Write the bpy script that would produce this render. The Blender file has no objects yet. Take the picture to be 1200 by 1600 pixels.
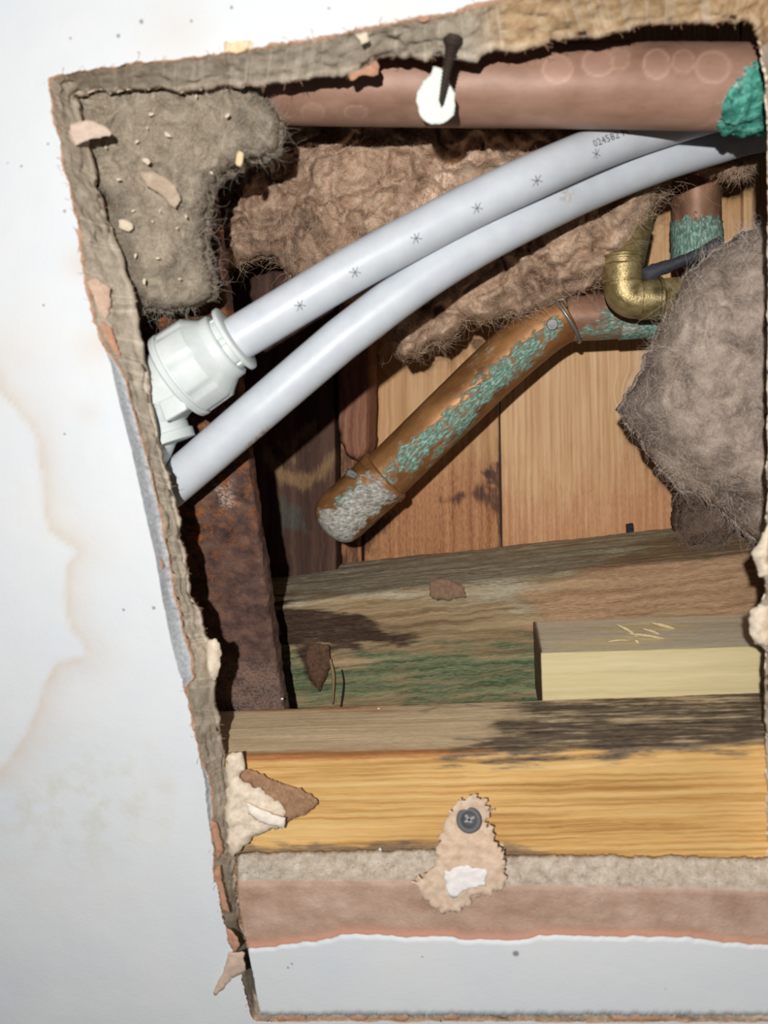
import bpy, bmesh, math, random
import numpy as np
from mathutils import Vector, Matrix
from mathutils.geometry import delaunay_2d_cdt
random.seed(7); RNG = np.random.default_rng(7)
S = bpy.context.scene
COL = S.collection

# ------------------------------------------------------------------ camera, world, light
# World: ceiling underside at Z = 2.40, the void lies above it.  X runs along the timbers.
CEIL = 2.40
DIST = 0.235                      # phone lens to ceiling
F = 1203.0                        # focal length in pixels of a 1200 x 1600 frame
zw = Vector((140, 200, -F)).normalized()
xw = (Vector((1, 0, 0)) - zw * zw.x).normalized()
yw = zw.cross(xw)
W2C = Matrix((xw, yw, zw)).transposed()      # world -> camera axes
C2W = W2C.transposed()
CAMP = Vector((0, 0, CEIL - DIST))
cd = bpy.data.cameras.new('camera'); cam = bpy.data.objects.new('camera', cd); COL.objects.link(cam)
cam.matrix_world = Matrix.Translation(CAMP) @ C2W.to_4x4()
cd.sensor_fit = 'HORIZONTAL'; cd.sensor_width = 36.0; cd.lens = 36.0 * F / 1200.0
cd.clip_start = 0.005; cd.clip_end = 20
cd.dof.use_dof = True; cd.dof.focus_distance = 0.345; cd.dof.aperture_fstop = cd.lens / 2.6
S.camera = cam

w = bpy.data.worlds.new('room_dark'); S.world = w; w.use_nodes = True
bg = w.node_tree.nodes['Background']
bg.inputs[0].default_value = (0.80, 0.88, 1.0, 1); bg.inputs[1].default_value = 0.05

ld = bpy.data.lights.new('torch', 'POINT'); lo = bpy.data.objects.new('torch', ld); COL.objects.link(lo)
lo.location = (-0.021, -0.038, CEIL - 0.325)
ld.energy = 7.1; ld.shadow_soft_size = 0.0035; ld.color = (1.0, 0.975, 0.94)

S.view_settings.view_transform = 'Standard'; S.view_settings.look = 'None'
S.view_settings.exposure = 0.0; S.view_settings.gamma = 1.0; S.view_settings.use_curve_mapping = False

# ------------------------------------------------------------------ projection helpers
C2Wn = np.array(C2W); W2Cn = np.array(W2C); CAMn = np.array(CAMP)
def PN(xy, h):
    """points of the plane h mm above the ceiling underside, from pixel positions of the photograph"""
    xy = np.atleast_2d(np.asarray(xy, float)); h = np.broadcast_to(np.asarray(h, float), (len(xy),))
    d = np.stack([xy[:, 0] - 600, -(xy[:, 1] - 800), np.full(len(xy), -F)], 1) @ C2Wn.T
    t = (DIST + h * 0.001) / d[:, 2]
    return CAMn + d * t[:, None]
def P(x, y, h): return Vector(PN([(x, y)], h)[0])
def PX(p):
    c = (np.asarray(p) - CAMn) @ W2Cn.T
    return np.stack([600 + F * c[:, 0] / -c[:, 2], 800 - F * c[:, 1] / -c[:, 2]], 1)
def MM(px, h): return px * (DIST * 1000 + h) / F * 0.985        # pixels -> mm at a height

# ------------------------------------------------------------------ noise
_perm = RNG.permutation(256); _perm = np.concatenate([_perm, _perm, _perm])
_grad = RNG.normal(size=(256, 3)); _grad /= np.linalg.norm(_grad, axis=1)[:, None]
def perlin(p):
    p = np.asarray(p, float); i = np.floor(p).astype(int); f = p - i; i = i & 255
    u = f * f * f * (f * (f * 6 - 15) + 10); r = 0
    for a in (0, 1):
        for b in (0, 1):
            for c in (0, 1):
                g = _grad[_perm[_perm[_perm[(i[:, 0] + a) & 255] + ((i[:, 1] + b) & 255)] + ((i[:, 2] + c) & 255)]]
                wgt = (u[:, 0] if a else 1 - u[:, 0]) * (u[:, 1] if b else 1 - u[:, 1]) * (u[:, 2] if c else 1 - u[:, 2])
                r = r + wgt * (g * (f - (a, b, c))).sum(1)
    return r * 1.5
def fbm(p, scale, octv=4, gain=0.5, seed=0.0):
    """p in metres, scale = feature size in mm; about -1..1"""
    q = np.asarray(p, float) * 1000.0 / scale + seed * 17.31; r = 0; a = 1.0
    for _ in range(octv):
        r = r + a * perlin(q); q = q * 2.03 + 5.1; a *= gain
    return r
def sstep(a, b, x): t = np.clip((x - a) / (b - a), 0, 1); return t * t * (3 - 2 * t)
def poly_sd(xy, poly):
    """signed distance to a polygon, positive inside"""
    xy = np.asarray(xy, float); poly = np.asarray(poly, float); n = len(poly)
    d = np.full(len(xy), 1e9); ins = np.zeros(len(xy), bool); near = np.zeros((len(xy), 2))
    for k in range(n):
        a = poly[k]; b = poly[(k + 1) % n]; ab = b - a
        t = np.clip(((xy - a) @ ab) / max(ab @ ab, 1e-9), 0, 1); q = a + t[:, None] * ab
        dk = np.hypot(*(xy - q).T); m = dk < d; d = np.where(m, dk, d); near[m] = q[m]
        if a[1] != b[1]:
            c = ((a[1] > xy[:, 1]) != (b[1] > xy[:, 1])) & (xy[:, 0] < ab[0] * (xy[:, 1] - a[1]) / (b[1] - a[1]) + a[0])
            ins ^= c
    return np.where(ins, d, -d), near
def line_d(xy, pts):
    xy = np.asarray(xy, float); d = np.full(len(xy), 1e9)
    for a, b in zip(pts[:-1], pts[1:]):
        a = np.array(a, float); ab = np.array(b, float) - a
        t = np.clip(((xy - a) @ ab) / max(ab @ ab, 1e-9), 0, 1)
        d = np.minimum(d, np.hypot(*(xy - a - t[:, None] * ab).T))
    return d
def reg(poly, soft=10, jit=12, js=4, seed=1, st=(1, 1, 1)):
    """a patch with a ragged outline: mask function of (px, world)"""
    def f(px, wp):
        d, _ = poly_sd(px, poly)
        return sstep(-soft, soft, d + jit * fbm(wp * np.array(st), js, 4, 0.6, seed))
    return f
def resample(pts, step, closed=False, jitter=0):
    pts = np.asarray(pts, float)
    if closed: pts = np.vstack([pts, pts[:1]])
    L = np.concatenate([[0], np.cumsum(np.linalg.norm(np.diff(pts[:, :2], axis=0), axis=1))])
    s = np.linspace(0, L[-1], max(int(L[-1] / step), 2) + 1)
    r = np.stack([np.interp(s, L, pts[:, k]) for k in range(pts.shape[1])], 1)
    return r[:-1] if closed else r
def ragged(poly, step=4, amp=3, seed=0, hf=0):
    r = resample(poly, step, True); n = len(r)
    q = np.stack([r[:, 0], r[:, 1], np.full(n, seed * 31.0)], 1) * 0.001
    r = r + np.stack([fbm(q, 14, 4, 0.7, seed), fbm(q, 14, 4, 0.7, seed + 5)], 1) * amp
    if hf: r = r + np.stack([fbm(q, 7, 2, 0.7, seed + 3), fbm(q, 7, 2, 0.7, seed + 8)], 1) * hf
    return r
def smooth_path(pts, step_mm):
    """Catmull-Rom through Vectors"""
    pts = [np.array(p) for p in pts]; e = [2 * pts[0] - pts[1]] + pts + [2 * pts[-1] - pts[-2]]; out = []
    for k in range(len(pts) - 1):
        a, b, c, d = e[k:k + 4]; n = max(int(np.linalg.norm(c - b) * 1000 / step_mm), 2)
        for t in np.linspace(0, 1, n, endpoint=False):
            out.append(0.5 * (2 * b + (c - a) * t + (2 * a - 5 * b + 4 * c - d) * t * t + (3 * b - a - 3 * c + d) * t ** 3))
    out.append(pts[-1]); return np.array(out)

# ------------------------------------------------------------------ object helpers
def mk(name, verts, faces, mats, parent=None, attrs=None, midx=None, smooth=True, lc=None):
    verts = np.asarray(verts, float)
    c = (verts.min(0) + verts.max(0)) / 2
    me = bpy.data.meshes.new(name); me.from_pydata((verts - c).tolist(), [], [list(map(int, f)) for f in faces])
    mats = mats if isinstance(mats, (list, tuple)) else [mats]
    for m in mats: me.materials.append(m)
    if midx is not None: me.polygons.foreach_set('material_index', list(map(int, midx)))
    me.polygons.foreach_set('use_smooth', [smooth] * len(me.polygons))
    a = me.attributes.new('lc', 'FLOAT_VECTOR', 'POINT')
    L = (verts * 1000.0) if lc is None else np.asarray(lc, float)
    a.data.foreach_set('vector', L.astype(np.float32).ravel())
    for k, v in (attrs or {}).items():
        a = me.attributes.new(k, 'FLOAT', 'POINT'); a.data.foreach_set('value', np.asarray(v, np.float32))
    me.update()
    o = bpy.data.objects.new(name, me); COL.objects.link(o)
    if parent is not None:
        o.parent = parent; o.location = Vector(c) - parent_loc(parent)
    else: o.location = c
    return o
def parent_loc(o):
    v = Vector((0, 0, 0))
    while o: v = v + o.location; o = o.parent
    return v
def fix_normals(o):
    bm = bmesh.new(); bm.from_mesh(o.data); bmesh.ops.recalc_face_normals(bm, faces=bm.faces); bm.to_mesh(o.data); bm.free(); return o
def tag(o, label, cat, group=None):
    o['label'] = label; o['category'] = cat; o['kind'] = 'thing'
    if group: o['group'] = group
    return o
def struct(o, label=None):
    o['kind'] = 'structure'
    if label: o['label'] = label
    return o

def grid_faces(n, m, closed_m=False, off=0):
    f = []
    mm = m if closed_m else m - 1
    for i in range(n - 1):
        for j in range(mm):
            a = off + i * m + j; b = off + i * m + (j + 1) % m
            f.append((a, b, b + m, a + m))
    return f

def axisvals(L, r, step):
    n = max(int((L - 2 * r) / step), 1)
    return np.concatenate([[0, r * .12, r * .35, r * .65], np.linspace(r, L - r, n + 1), [L - r * .65, L - r * .35, L - r * .12, L]])
def box(name, quad, h0, h1, mat, parent=None, r=1.0, step=(2, 2, 4), disp=None, masks=None):
    """a timber: quad = TL, TR, BR, BL pixels of its lower (camera-side) face at h0; goes up to h1"""
    A, B, Cc, D = PN(quad, h0)
    Lu = np.linalg.norm(B - A) * 1000; Lv = np.linalg.norm(D - A) * 1000; Lw = h1 - h0
    us, vs, ws = axisvals(Lu, r, step[0]), axisvals(Lv, r, step[1]), axisvals(Lw, r, step[2])
    nu, nv, nw = len(us), len(vs), len(ws); idx = {}; pts = []; faces = []
    def vid(i, j, k):
        key = (i, j, k)
        if key not in idx: idx[key] = len(pts); pts.append((us[i], vs[j], ws[k]))
        return idx[key]
    for k in (0, nw - 1):
        for i in range(nu - 1):
            for j in range(nv - 1):
                q = [vid(i, j, k), vid(i, j + 1, k), vid(i + 1, j + 1, k), vid(i + 1, j, k)]
                faces.append(q if k == 0 else q[::-1])
    for j in (0, nv - 1):
        for i in range(nu - 1):
            for k in range(nw - 1):
                q = [vid(i, j, k), vid(i + 1, j, k), vid(i + 1, j, k + 1), vid(i, j, k + 1)]
                faces.append(q if j == 0 else q[::-1])
    for i in (0, nu - 1):
        for j in range(nv - 1):
            for k in range(nw - 1):
                q = [vid(i, j, k), vid(i, j, k + 1), vid(i, j + 1, k + 1), vid(i, j + 1, k)]
                faces.append(q if i == 0 else q[::-1])
    lc = np.array(pts); lim = np.array([Lu, Lv, Lw])
    inn = np.clip(lc, r, lim - r); d = lc - inn; dn = np.linalg.norm(d, axis=1)
    nrm = d / np.maximum(dn, 1e-9)[:, None]
    k = np.where(dn > 1e-9, r / np.maximum(dn, 1e-9), 1)[:, None]
    lc = np.where(dn[:, None] > 1e-9, inn + d * np.minimum(k, 1), lc)
    if disp is not None:
        lc = lc + nrm * disp(lc)[:, None]
    u = (lc[:, 0] / Lu)[:, None]; v = (lc[:, 1] / Lv)[:, None]
    wp = (A * (1 - u) + B * u) * (1 - v) + (D * (1 - u) + Cc * u) * v
    wp[:, 2] = CEIL + (h0 + lc[:, 2]) * .001
    px = PX(wp)
    at = {kk: f(px, wp) for kk, f in (masks or {}).items()}
    return mk(name, wp, faces, mat, parent, at, lc=lc)

def frames(path):
    T = np.gradient(path, axis=0); T /= np.linalg.norm(T, axis=1)[:, None]
    N = np.array([0, 0, -1.0]) - T * (T @ np.array([0, 0, -1.0]))[:, None]; N /= np.linalg.norm(N, axis=1)[:, None]
    B = np.cross(T, N)
    s = np.concatenate([[0], np.cumsum(np.linalg.norm(np.diff(path, axis=0), axis=1))]) * 1000
    return T, N, B, s
def tube(name, pts, r, mat, parent=None, segs=40, step=1.5, caps=True, masks=None, disp=None, wall=0, smooth=True):
    """pts = (px, py, h) along the axis; r mm constant or per point"""
    path = smooth_path([P(*p) for p in pts], step); T, N, B, s = frames(path); n = len(path)
    if np.ndim(r): r = np.interp(np.linspace(0, 1, n), np.linspace(0, 1, len(r)), r)
    r = np.broadcast_to(np.asarray(r, float), (n,))
    th = np.linspace(-math.pi, math.pi, segs, endpoint=False)
    dirs = np.cos(th)[None, :, None] * N[:, None, :] + np.sin(th)[None, :, None] * B[:, None, :]
    rr = np.repeat(r[:, None], segs, 1)
    wp0 = path[:, None, :] + dirs * rr[..., None] * .001
    if disp is not None: rr = rr + disp(wp0.reshape(-1, 3), PX(wp0.reshape(-1, 3))).reshape(n, segs)
    wp = (path[:, None, :] + dirs * rr[..., None] * .001).reshape(-1, 3)
    lc = np.stack([np.repeat(s[:, None], segs, 1), th[None, :] * rr, rr * 0], 2).reshape(-1, 3)
    f = grid_faces(n, segs, True)
    f = [q[::-1] for q in f]
    if caps: f.append([j for j in range(segs)]); f.append([(n - 1) * segs + j for j in range(segs)][::-1])
    px = PX(wp); at = {k: fn(px, wp) for k, fn in (masks or {}).items()}
    o = mk(name, wp, f, mat, parent, at, lc=lc, smooth=smooth)
    o['_'] = 0; del o['_']
    return fix_normals(o), (path, T, N, B, s, r)
def lathe(name, A, B, prof, mat, parent=None, segs=48, rmod=None, smooth=True, masks=None):
    """prof = (distance mm along A->B, radius mm)"""
    A = np.array(A); B = np.array(B); T = (B - A) / np.linalg.norm(B - A)
    N = np.array([0, 0, -1.0]) - T * T[2] * -1; N /= np.linalg.norm(N); Bn = np.cross(T, N)
    th = np.linspace(-math.pi, math.pi, segs, endpoint=False); v = []
    for (t, r) in prof:
        rr = np.array([r * (rmod(a, t) if rmod else 1) for a in th])
        v.append(A + T * t * .001 + (np.cos(th)[:, None] * N + np.sin(th)[:, None] * Bn) * rr[:, None] * .001)
    n = len(prof); v = np.vstack(v); f = grid_faces(n, segs, True)
    f.append(list(range(segs))); f.append([(n - 1) * segs + j for j in range(segs)])
    at = {k: fn(PX(v), v) for k, fn in (masks or {}).items()}
    o = fix_normals(mk(name, v, f, mat, parent, at, smooth=smooth))
    if smooth:
        o.data.set_sharp_from_angle(angle=math.radians(38))
    return o
def sheet(name, poly, h, thick, mat, parent=None, hfun=None, step=4, masks=None, amp=2.5, seed=0, crinkle=.35, hf=0):
    """a torn flat scrap: ragged outline, its own thickness, gentle crinkle; hfun(px)->h mm"""
    out = ragged(poly, step, amp, seed, hf)
    x0, y0 = out.min(0); x1, y1 = out.max(0)
    gx, gy = np.meshgrid(np.arange(x0, x1, step * 1.3), np.arange(y0, y1, step * 1.3)); g = np.stack([gx.ravel(), gy.ravel()], 1)
    sd, _ = poly_sd(g, out); g = g[sd > step * .7]
    allp = np.vstack([out, g]); n = len(out)
    V, E, Fc, ov, oe, of = delaunay_2d_cdt([Vector(p) for p in allp], [(i, (i + 1) % n) for i in range(n)], [], 0, 1e-4)
    V = np.array([tuple(v) for v in V]); cen = np.array([V[list(t)].mean(0) for t in Fc]); ins, _ = poly_sd(cen, out)
    Fc = [tuple(t) for t, k in zip(Fc, ins) if k > 0]
    hh = (np.full(len(V), float(h)) if hfun is None else hfun(V))
    w0 = PN(V, hh); cr = fbm(w0, 6, 3, .5, seed) * crinkle
    sd, _ = poly_sd(V, out); edge = sstep(0, step * 2.2, np.abs(sd))
    front = PN(V, hh + cr); front[:, 2] += (1 - edge) * thick * .0004
    back = front.copy(); back[:, 2] += thick * .001 * (0.25 + .75 * edge)
    m = len(V); f = []; bd = {}
    a = np.array([(V[t[1]] - V[t[0]])[0] * (V[t[2]] - V[t[0]])[1] - (V[t[1]] - V[t[0]])[1] * (V[t[2]] - V[t[0]])[0] for t in Fc])
    for t, ar in zip(Fc, a):
        t = t if ar < 0 else t[::-1]
        f.append(t); f.append(tuple(m + k for k in t[::-1]))
        for p, q in ((t[0], t[1]), (t[1], t[2]), (t[2], t[0])):
            if (q, p) in bd: del bd[(q, p)]
            else: bd[(p, q)] = 1
    for p, q in bd: f.append((q, p, m + p, m + q))
    wp = np.vstack([front, back]); px = np.vstack([V, V])
    at = {k: fn(px, wp) for k, fn in (masks or {}).items()}
    return fix_normals(mk(name, wp, f, mat, parent, at))
def chunk(name, px, py, h, sx, sy, sz, mat, parent=None, seed=0, sub=2):
    """an irregular crumb, sizes in mm"""
    bm = bmesh.new(); bmesh.ops.create_icosphere(bm, subdivisions=sub, radius=1)
    v = np.array([x.co[:] for x in bm.verts]); f = [[q.index for q in t.verts] for t in bm.faces]; bm.free()
    v = np.sign(v) * np.abs(v) ** .75
    k = 1 + .35 * fbm(v * .001, .9, 3, .6, seed)
    a = seed * 1.7; R = np.array([[math.cos(a), -math.sin(a), 0], [math.sin(a), math.cos(a), 0], [0, 0, 1]])
    v = (v * k[:, None] * np.array([sx, sy, sz]) * .5) @ R.T * .001 + np.array(P(px, py, h))
    return mk(name, v, f, mat, parent, smooth=sub > 1)

# ------------------------------------------------------------------ materials
def C(r, g, b, k=1.0):
    f = lambda c: ((c / 255 / 12.92) if c < 10.3 else ((c / 255 + .055) / 1.055) ** 2.4) * k
    return (min(f(r), .95), min(f(g), .95), min(f(b), .95), 1)
class G:
    def __init__(s, name, rough=.7, metal=0.0, spec=.35):
        s.m = bpy.data.materials.new(name); s.m.use_nodes = True; s.t = s.m.node_tree; s.b = s.t.nodes['Principled BSDF']
        s.b.inputs['Roughness'].default_value = rough; s.b.inputs['Metallic'].default_value = metal
        s.b.inputs['Specular IOR Level'].default_value = spec
        s.lc = s.attr('lc', 'Vector'); s.axis = 0
    def n(s, t, **k):
        x = s.t.nodes.new(t)
        for a, b in k.items(): setattr(x, a, b)
        return x
    def put(s, sock, v):
        if isinstance(v, bpy.types.NodeSocket): s.t.links.new(v, sock)
        else: sock.default_value = v
    def attr(s, name, out='Fac'):
        x = s.n('ShaderNodeAttribute'); x.attribute_name = name; return x.outputs[out]
    def sc(s, k, v=None):
        x = s.n('ShaderNodeVectorMath', operation='MULTIPLY'); s.put(x.inputs[0], v or s.lc); x.inputs[1].default_value = k; return x.outputs[0]
    def noise(s, scale=1.0, k=(1, 1, 1), det=5, rough=.55, dist=0.0, v=None):
        x = s.n('ShaderNodeTexNoise'); x.inputs['Scale'].default_value = scale; x.inputs['Detail'].default_value = det
        x.inputs['Roughness'].default_value = rough; x.inputs['Distortion'].default_value = dist
        s.put(x.inputs['Vector'], s.sc(k, v)); return x.outputs['Fac']
    def voro(s, scale, k=(1, 1, 1), feat='F1'):
        x = s.n('ShaderNodeTexVoronoi', feature=feat); x.inputs['Scale'].default_value = scale; s.put(x.inputs['Vector'], s.sc(k)); return x.outputs['Distance']
    def math(s, op, a, b=0.0):
        x = s.n('ShaderNodeMath', operation=op); s.put(x.inputs[0], a); s.put(x.inputs[1], b); return x.outputs[0]
    def mr(s, v, a, b, c=0.0, d=1.0):
        x = s.n('ShaderNodeMapRange'); s.put(x.inputs[0], v)
        for i, q in enumerate((a, b, c, d)): x.inputs[1 + i].default_value = q
        return x.outputs[0]
    def ramp(s, v, *st):
        x = s.n('ShaderNodeValToRGB'); e = x.color_ramp.elements; s.put(x.inputs[0], v)
        while len(e) < len(st): e.new(.5)
        for q, (p, c) in zip(e, st): q.position = p; q.color = c
        return x.outputs[0]
    def mix(s, f, a, b, mode='MIX'):
        x = s.n('ShaderNodeMix', data_type='RGBA', blend_type=mode); s.put(x.inputs[0], f); s.put(x.inputs[6], a); s.put(x.inputs[7], b); return x.outputs[2]
    def brk(s, mask, nz, w=.5):
        """mask broken up by noise"""
        big = s.noise(.16, (.3, 1, 1) if s.axis == 0 else (1, .3, 1), det=3)
        v = s.math('ADD', mask, s.math('ADD', s.math('MULTIPLY', s.math('SUBTRACT', nz, .5), w * 3.4), s.math('MULTIPLY', s.math('SUBTRACT', big, .5), w * 1.8)))
        x = s.n('ShaderNodeMapRange', interpolation_type='SMOOTHSTEP'); s.put(x.inputs[0], v); x.inputs[1].default_value = .12; x.inputs[2].default_value = .92
        return s.math('MULTIPLY', x.outputs[0], s.mr(mask, .02, .16))
    def done(s, col, h=None, bump=.3, dist=.0004, rough=None, metal=None):
        s.put(s.b.inputs['Base Color'], col)
        if rough is not None: s.put(s.b.inputs['Roughness'], rough)
        if metal is not None: s.put(s.b.inputs['Metallic'], metal)
        if h is not None:
            x = s.n('ShaderNodeBump'); x.inputs['Strength'].default_value = bump; x.inputs['Distance'].default_value = dist
            s.put(x.inputs['Height'], h); s.t.links.new(x.outputs[0], s.b.inputs['Normal'])
        return s.m

# painted ceiling: off-white paint, water stain (attribute), mould specks
def m_paint(name, specks=()):
    g = G(name, .55, spec=.3)
    n1 = g.noise(.03, det=3); n2 = g.noise(.9, det=4)
    c = g.ramp(n1, (.3, C(204, 209, 214)), (.7, C(210, 212, 213)))
    st = g.attr('stain'); nb = g.noise(.09, det=5, rough=.6)
    c = g.mix(g.math('MULTIPLY', st, g.mr(nb, .25, .75, .55, 1.0)), c, C(194, 172, 146))
    c = g.mix(g.math('MULTIPLY', g.attr('grub'), g.mr(g.noise(.12, det=6), .45, .65)), c, C(192, 190, 176))
    for (x, y, r) in specks:
        p = PN([(x, y)], 0)[0] * 1000
        d = g.n('ShaderNodeVectorMath', operation='DISTANCE'); g.put(d.inputs[0], g.lc); d.inputs[1].default_value = p
        dd = g.math('ADD', d.outputs['Value'], g.math('MULTIPLY', g.math('SUBTRACT', g.noise(2.2, det=3), .5), .9))
        c = g.mix(g.mr(dd, r, r * .45, 0, .75), c, C(95, 88, 84))
    return g.done(c, g.math('ADD', g.math('MULTIPLY', n2, .35), g.noise(.12, det=3)), .22, .0008)
SPK = [(221, 34, .8), (299, 33, .5), (185, 56, .7), (110, 60, .45), (362, 12, .6), (75, 225, .5), (34, 260, .55), (12, 255, .4), (101, 330, .6),
       (68, 477, .5), (101, 678, .5), (240, 950, .8), (193, 953, .6), (514, 13, .5)]
PAINT = m_paint('ceiling_paint', SPK); PAINT2 = m_paint('strip_paint', [(660, 1495, .35), (450, 1512, .5), (456, 1506, .5), (806, 1490, 1.4), (1040, 1545, .3)])

def m_skim():
    g = G('skim_edge', .8); n = g.noise(.8); return g.done(g.ramp(n, (.3, C(150, 155, 162)), (.7, C(190, 192, 194))), n, .3)
SKIM = m_skim()
def m_paper(name='torn_paper', a=(150, 104, 78), b=(196, 152, 122)):
    g = G(name, .9, spec=.1); n = g.noise(.35, det=6, rough=.65); f = g.noise(3, (1, .25, 1), det=4)
    c = g.ramp(n, (.3, C(*a)), (.7, C(*b)))
    c = g.mix(g.mr(f, .55, .8, 0, .5), c, C(225, 205, 185))
    if name == 'torn_paper': c = g.mix(g.attr('m1'), c, C(232, 226, 216))
    return g.done(c, g.math('ADD', n, f), .5, .0005)
PAPER = m_paper(a=(156, 122, 98), b=(196, 162, 138))
def m_gypsum():
    g = G('gypsum', .95, spec=.1)
    n = g.noise(.25, det=7, rough=.7); f = g.noise(1.6, det=4, rough=.7)
    c = g.ramp(n, (.30, C(144, 130, 114)), (.5, C(178, 165, 147)), (.72, C(202, 190, 172)))
    c = g.mix(g.attr('warm'), c, g.ramp(n, (.3, C(160, 126, 92)), (.5, C(196, 164, 126)), (.72, C(222, 200, 164))))
    c = g.mix(g.attr('pale'), c, C(222, 208, 190))
    c = g.mix(g.mr(f, .60, .76, 0, .75), c, C(88, 74, 62))
    c = g.mix(g.mr(f, .34, .22, 0, .7), c, C(226, 214, 196))
    return g.done(c, g.math('ADD', n, f), .6, .0007)
GYP = m_gypsum()
def m_plaster(name, a, b, sp=.0):
    g = G(name, .9, spec=.1); n = g.noise(.5, det=6, rough=.65)
    return g.done(g.ramp(n, (.3, C(*a)), (.7, C(*b))), n, .5, .0006)
CRUMB = m_plaster('crumb_plaster', (196, 180, 156), (218, 204, 184)); CHIPC = m_plaster('chip_cream', (205, 180, 140), (230, 212, 176))
FLAKE = m_plaster('flake_white', (205, 214, 204), (222, 228, 220)); CREAM = m_plaster('chunk_cream', (196, 176, 152), (230, 218, 200))
MUD = m_plaster('tab_clay', (160, 118, 94), (190, 148, 122))

def m_strip():
    g = G('paper_band', .9, spec=.12); n = g.noise(.10, (.6, 1, 1), det=7, rough=.65); f = g.noise(1.2, det=4)
    c = g.ramp(n, (.30, C(152, 122, 102)), (.52, C(176, 148, 130)), (.72, C(196, 170, 152)))
    c = g.mix(g.mr(f, .62, .75, 0, .5), c, C(215, 190, 178))
    c = g.mix(g.attr('m2'), c, C(182, 136, 116))
    gy = g.ramp(g.noise(.28, det=7, rough=.7), (.3, C(158, 148, 136)), (.5, C(190, 180, 166)), (.7, C(212, 204, 192)))
    gy = g.mix(g.mr(g.noise(1.4, det=4), .6, .75), gy, C(96, 82, 70))
    c = g.mix(g.attr('m1'), c, gy)
    return g.done(c, g.math('ADD', n, f), .5, .0006)
STRIP = m_strip()

def wood(name, cols, axis=0, ring=.55, fine=4.0, rough=.75, masks=(), bump=.5, dist=.0005, wobble=.6, contrast=1.0, knots=()):
    """cols dark, mid, light; axis = direction of the grain in the timber's own frame"""
    g = G(name, rough, spec=.25); g.axis = axis
    al = .018 if axis == 0 else 1; ac = 1 if axis == 0 else .018
    wob = g.noise(.05, (1, 1, 1), det=3)
    k = (al, ac, 1) if axis == 0 else (al, ac, 1)
    # growth rings: stretched noise bands
    v = g.n('ShaderNodeVectorMath', operation='ADD')
    cmb = g.n('ShaderNodeCombineXYZ'); off = g.math('MULTIPLY', g.math('SUBTRACT', wob, .5), 8 * wobble)
    g.put(cmb.inputs[1 if axis == 0 else 0], off); g.put(v.inputs[0], g.lc); g.put(v.inputs[1], cmb.outputs[0])
    src = v.outputs[0]
    for (kx, ky, kr, amt) in knots:      # rings bend round a knot (mm in the timber's frame)
        dn = g.n('ShaderNodeVectorMath', operation='DISTANCE'); g.put(dn.inputs[0], g.sc((1, 1, 0))); dn.inputs[1].default_value = (kx, ky, 0)
        push = g.math('MULTIPLY', g.mr(dn.outputs['Value'], kr * 3.2, 0, 0, 1), amt)
        cm = g.n('ShaderNodeCombineXYZ'); g.put(cm.inputs[1 if axis == 0 else 0], push)
        ad = g.n('ShaderNodeVectorMath', operation='ADD'); g.put(ad.inputs[0], src); g.put(ad.inputs[1], cm.outputs[0]); src = ad.outputs[0]
    rings = g.noise(ring, k, det=2, rough=.5, v=src)
    fib = g.noise(fine, (.03, 1, 1) if axis == 0 else (1, .03, 1), det=4, rough=.6)
    blot = g.noise(.05, (.35, 1, 1) if axis == 0 else (1, .35, 1), det=4)
    band = g.math('ADD', g.math('MULTIPLY', rings, .75), g.math('MULTIPLY', fib, .25))
    lo, hi = .5 - .17 / contrast, .5 + .17 / contrast
    c = g.ramp(band, (lo, C(*cols[0])), (.5, C(*cols[1])), (hi, C(*cols[2])))
    c = g.mix(g.mr(blot, .35, .7, 0, .35), c, C(*cols[0]))
    for (kx, ky, kr, amt) in knots:
        dn = g.n('ShaderNodeVectorMath', operation='DISTANCE'); g.put(dn.inputs[0], g.sc((1, 1, 0))); dn.inputs[1].default_value = (kx, ky, 0)
        dd = g.math('ADD', dn.outputs['Value'], g.math('MULTIPLY', g.math('SUBTRACT', g.noise(.5, det=3), .5), kr * .8))
        c = g.mix(g.mr(dd, kr, kr * .6, 0, .8), c, C(*[q * .55 for q in cols[0]]))
    hgt = g.math('ADD', g.math('MULTIPLY', rings, .6), g.math('MULTIPLY', fib, .6))
    nb = g.noise(.5, (.12, 1, 1) if axis == 0 else (1, .12, 1), det=6, rough=.7)
    nf = g.noise(2.6, (.12, 1, 1) if axis == 0 else (1, .12, 1), det=4, rough=.65)
    for (att, ca, cb, wd) in masks:
        mk_ = g.brk(g.attr(att), nb, wd)
        c = g.mix(mk_, c, g.ramp(g.math('ADD', g.math('MULTIPLY', nf, .55), g.math('MULTIPLY', rings, .45)), (.38, C(*ca)), (.62, C(*cb))))
    return g.done(c, hgt, bump, dist)

def m_rust():
    g = G('rusty_steel', .85, .15, .3)
    n = g.noise(.14, det=8, rough=.68); f = g.noise(1.1, det=5, rough=.7); s2 = g.noise(.05, det=3)
    c = g.ramp(n, (.30, C(60, 44, 40)), (.47, C(100, 76, 68)), (.62, C(128, 98, 84)), (.75, C(148, 108, 82)))
    o = g.math('MULTIPLY', g.attr('m1'), g.mr(g.noise(.22, det=7, rough=.7), .50, .60))
    c = g.mix(o, c, g.ramp(f, (.35, C(140, 78, 34)), (.65, C(190, 118, 56))))
    c = g.mix(g.mr(f, .62, .74, 0, .85), c, C(40, 30, 28))
    c = g.mix(g.mr(g.noise(2.5, det=2), .70, .78, 0, .8), c, C(186, 160, 140))
    c = g.mix(g.math('MULTIPLY', g.attr('m2'), g.mr(f, .4, .6)), c, C(206, 186, 170))
    return g.done(c, g.math('ADD', n, g.math('MULTIPLY', f, .7)), 1.0, .0014)
RUST = m_rust()

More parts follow.
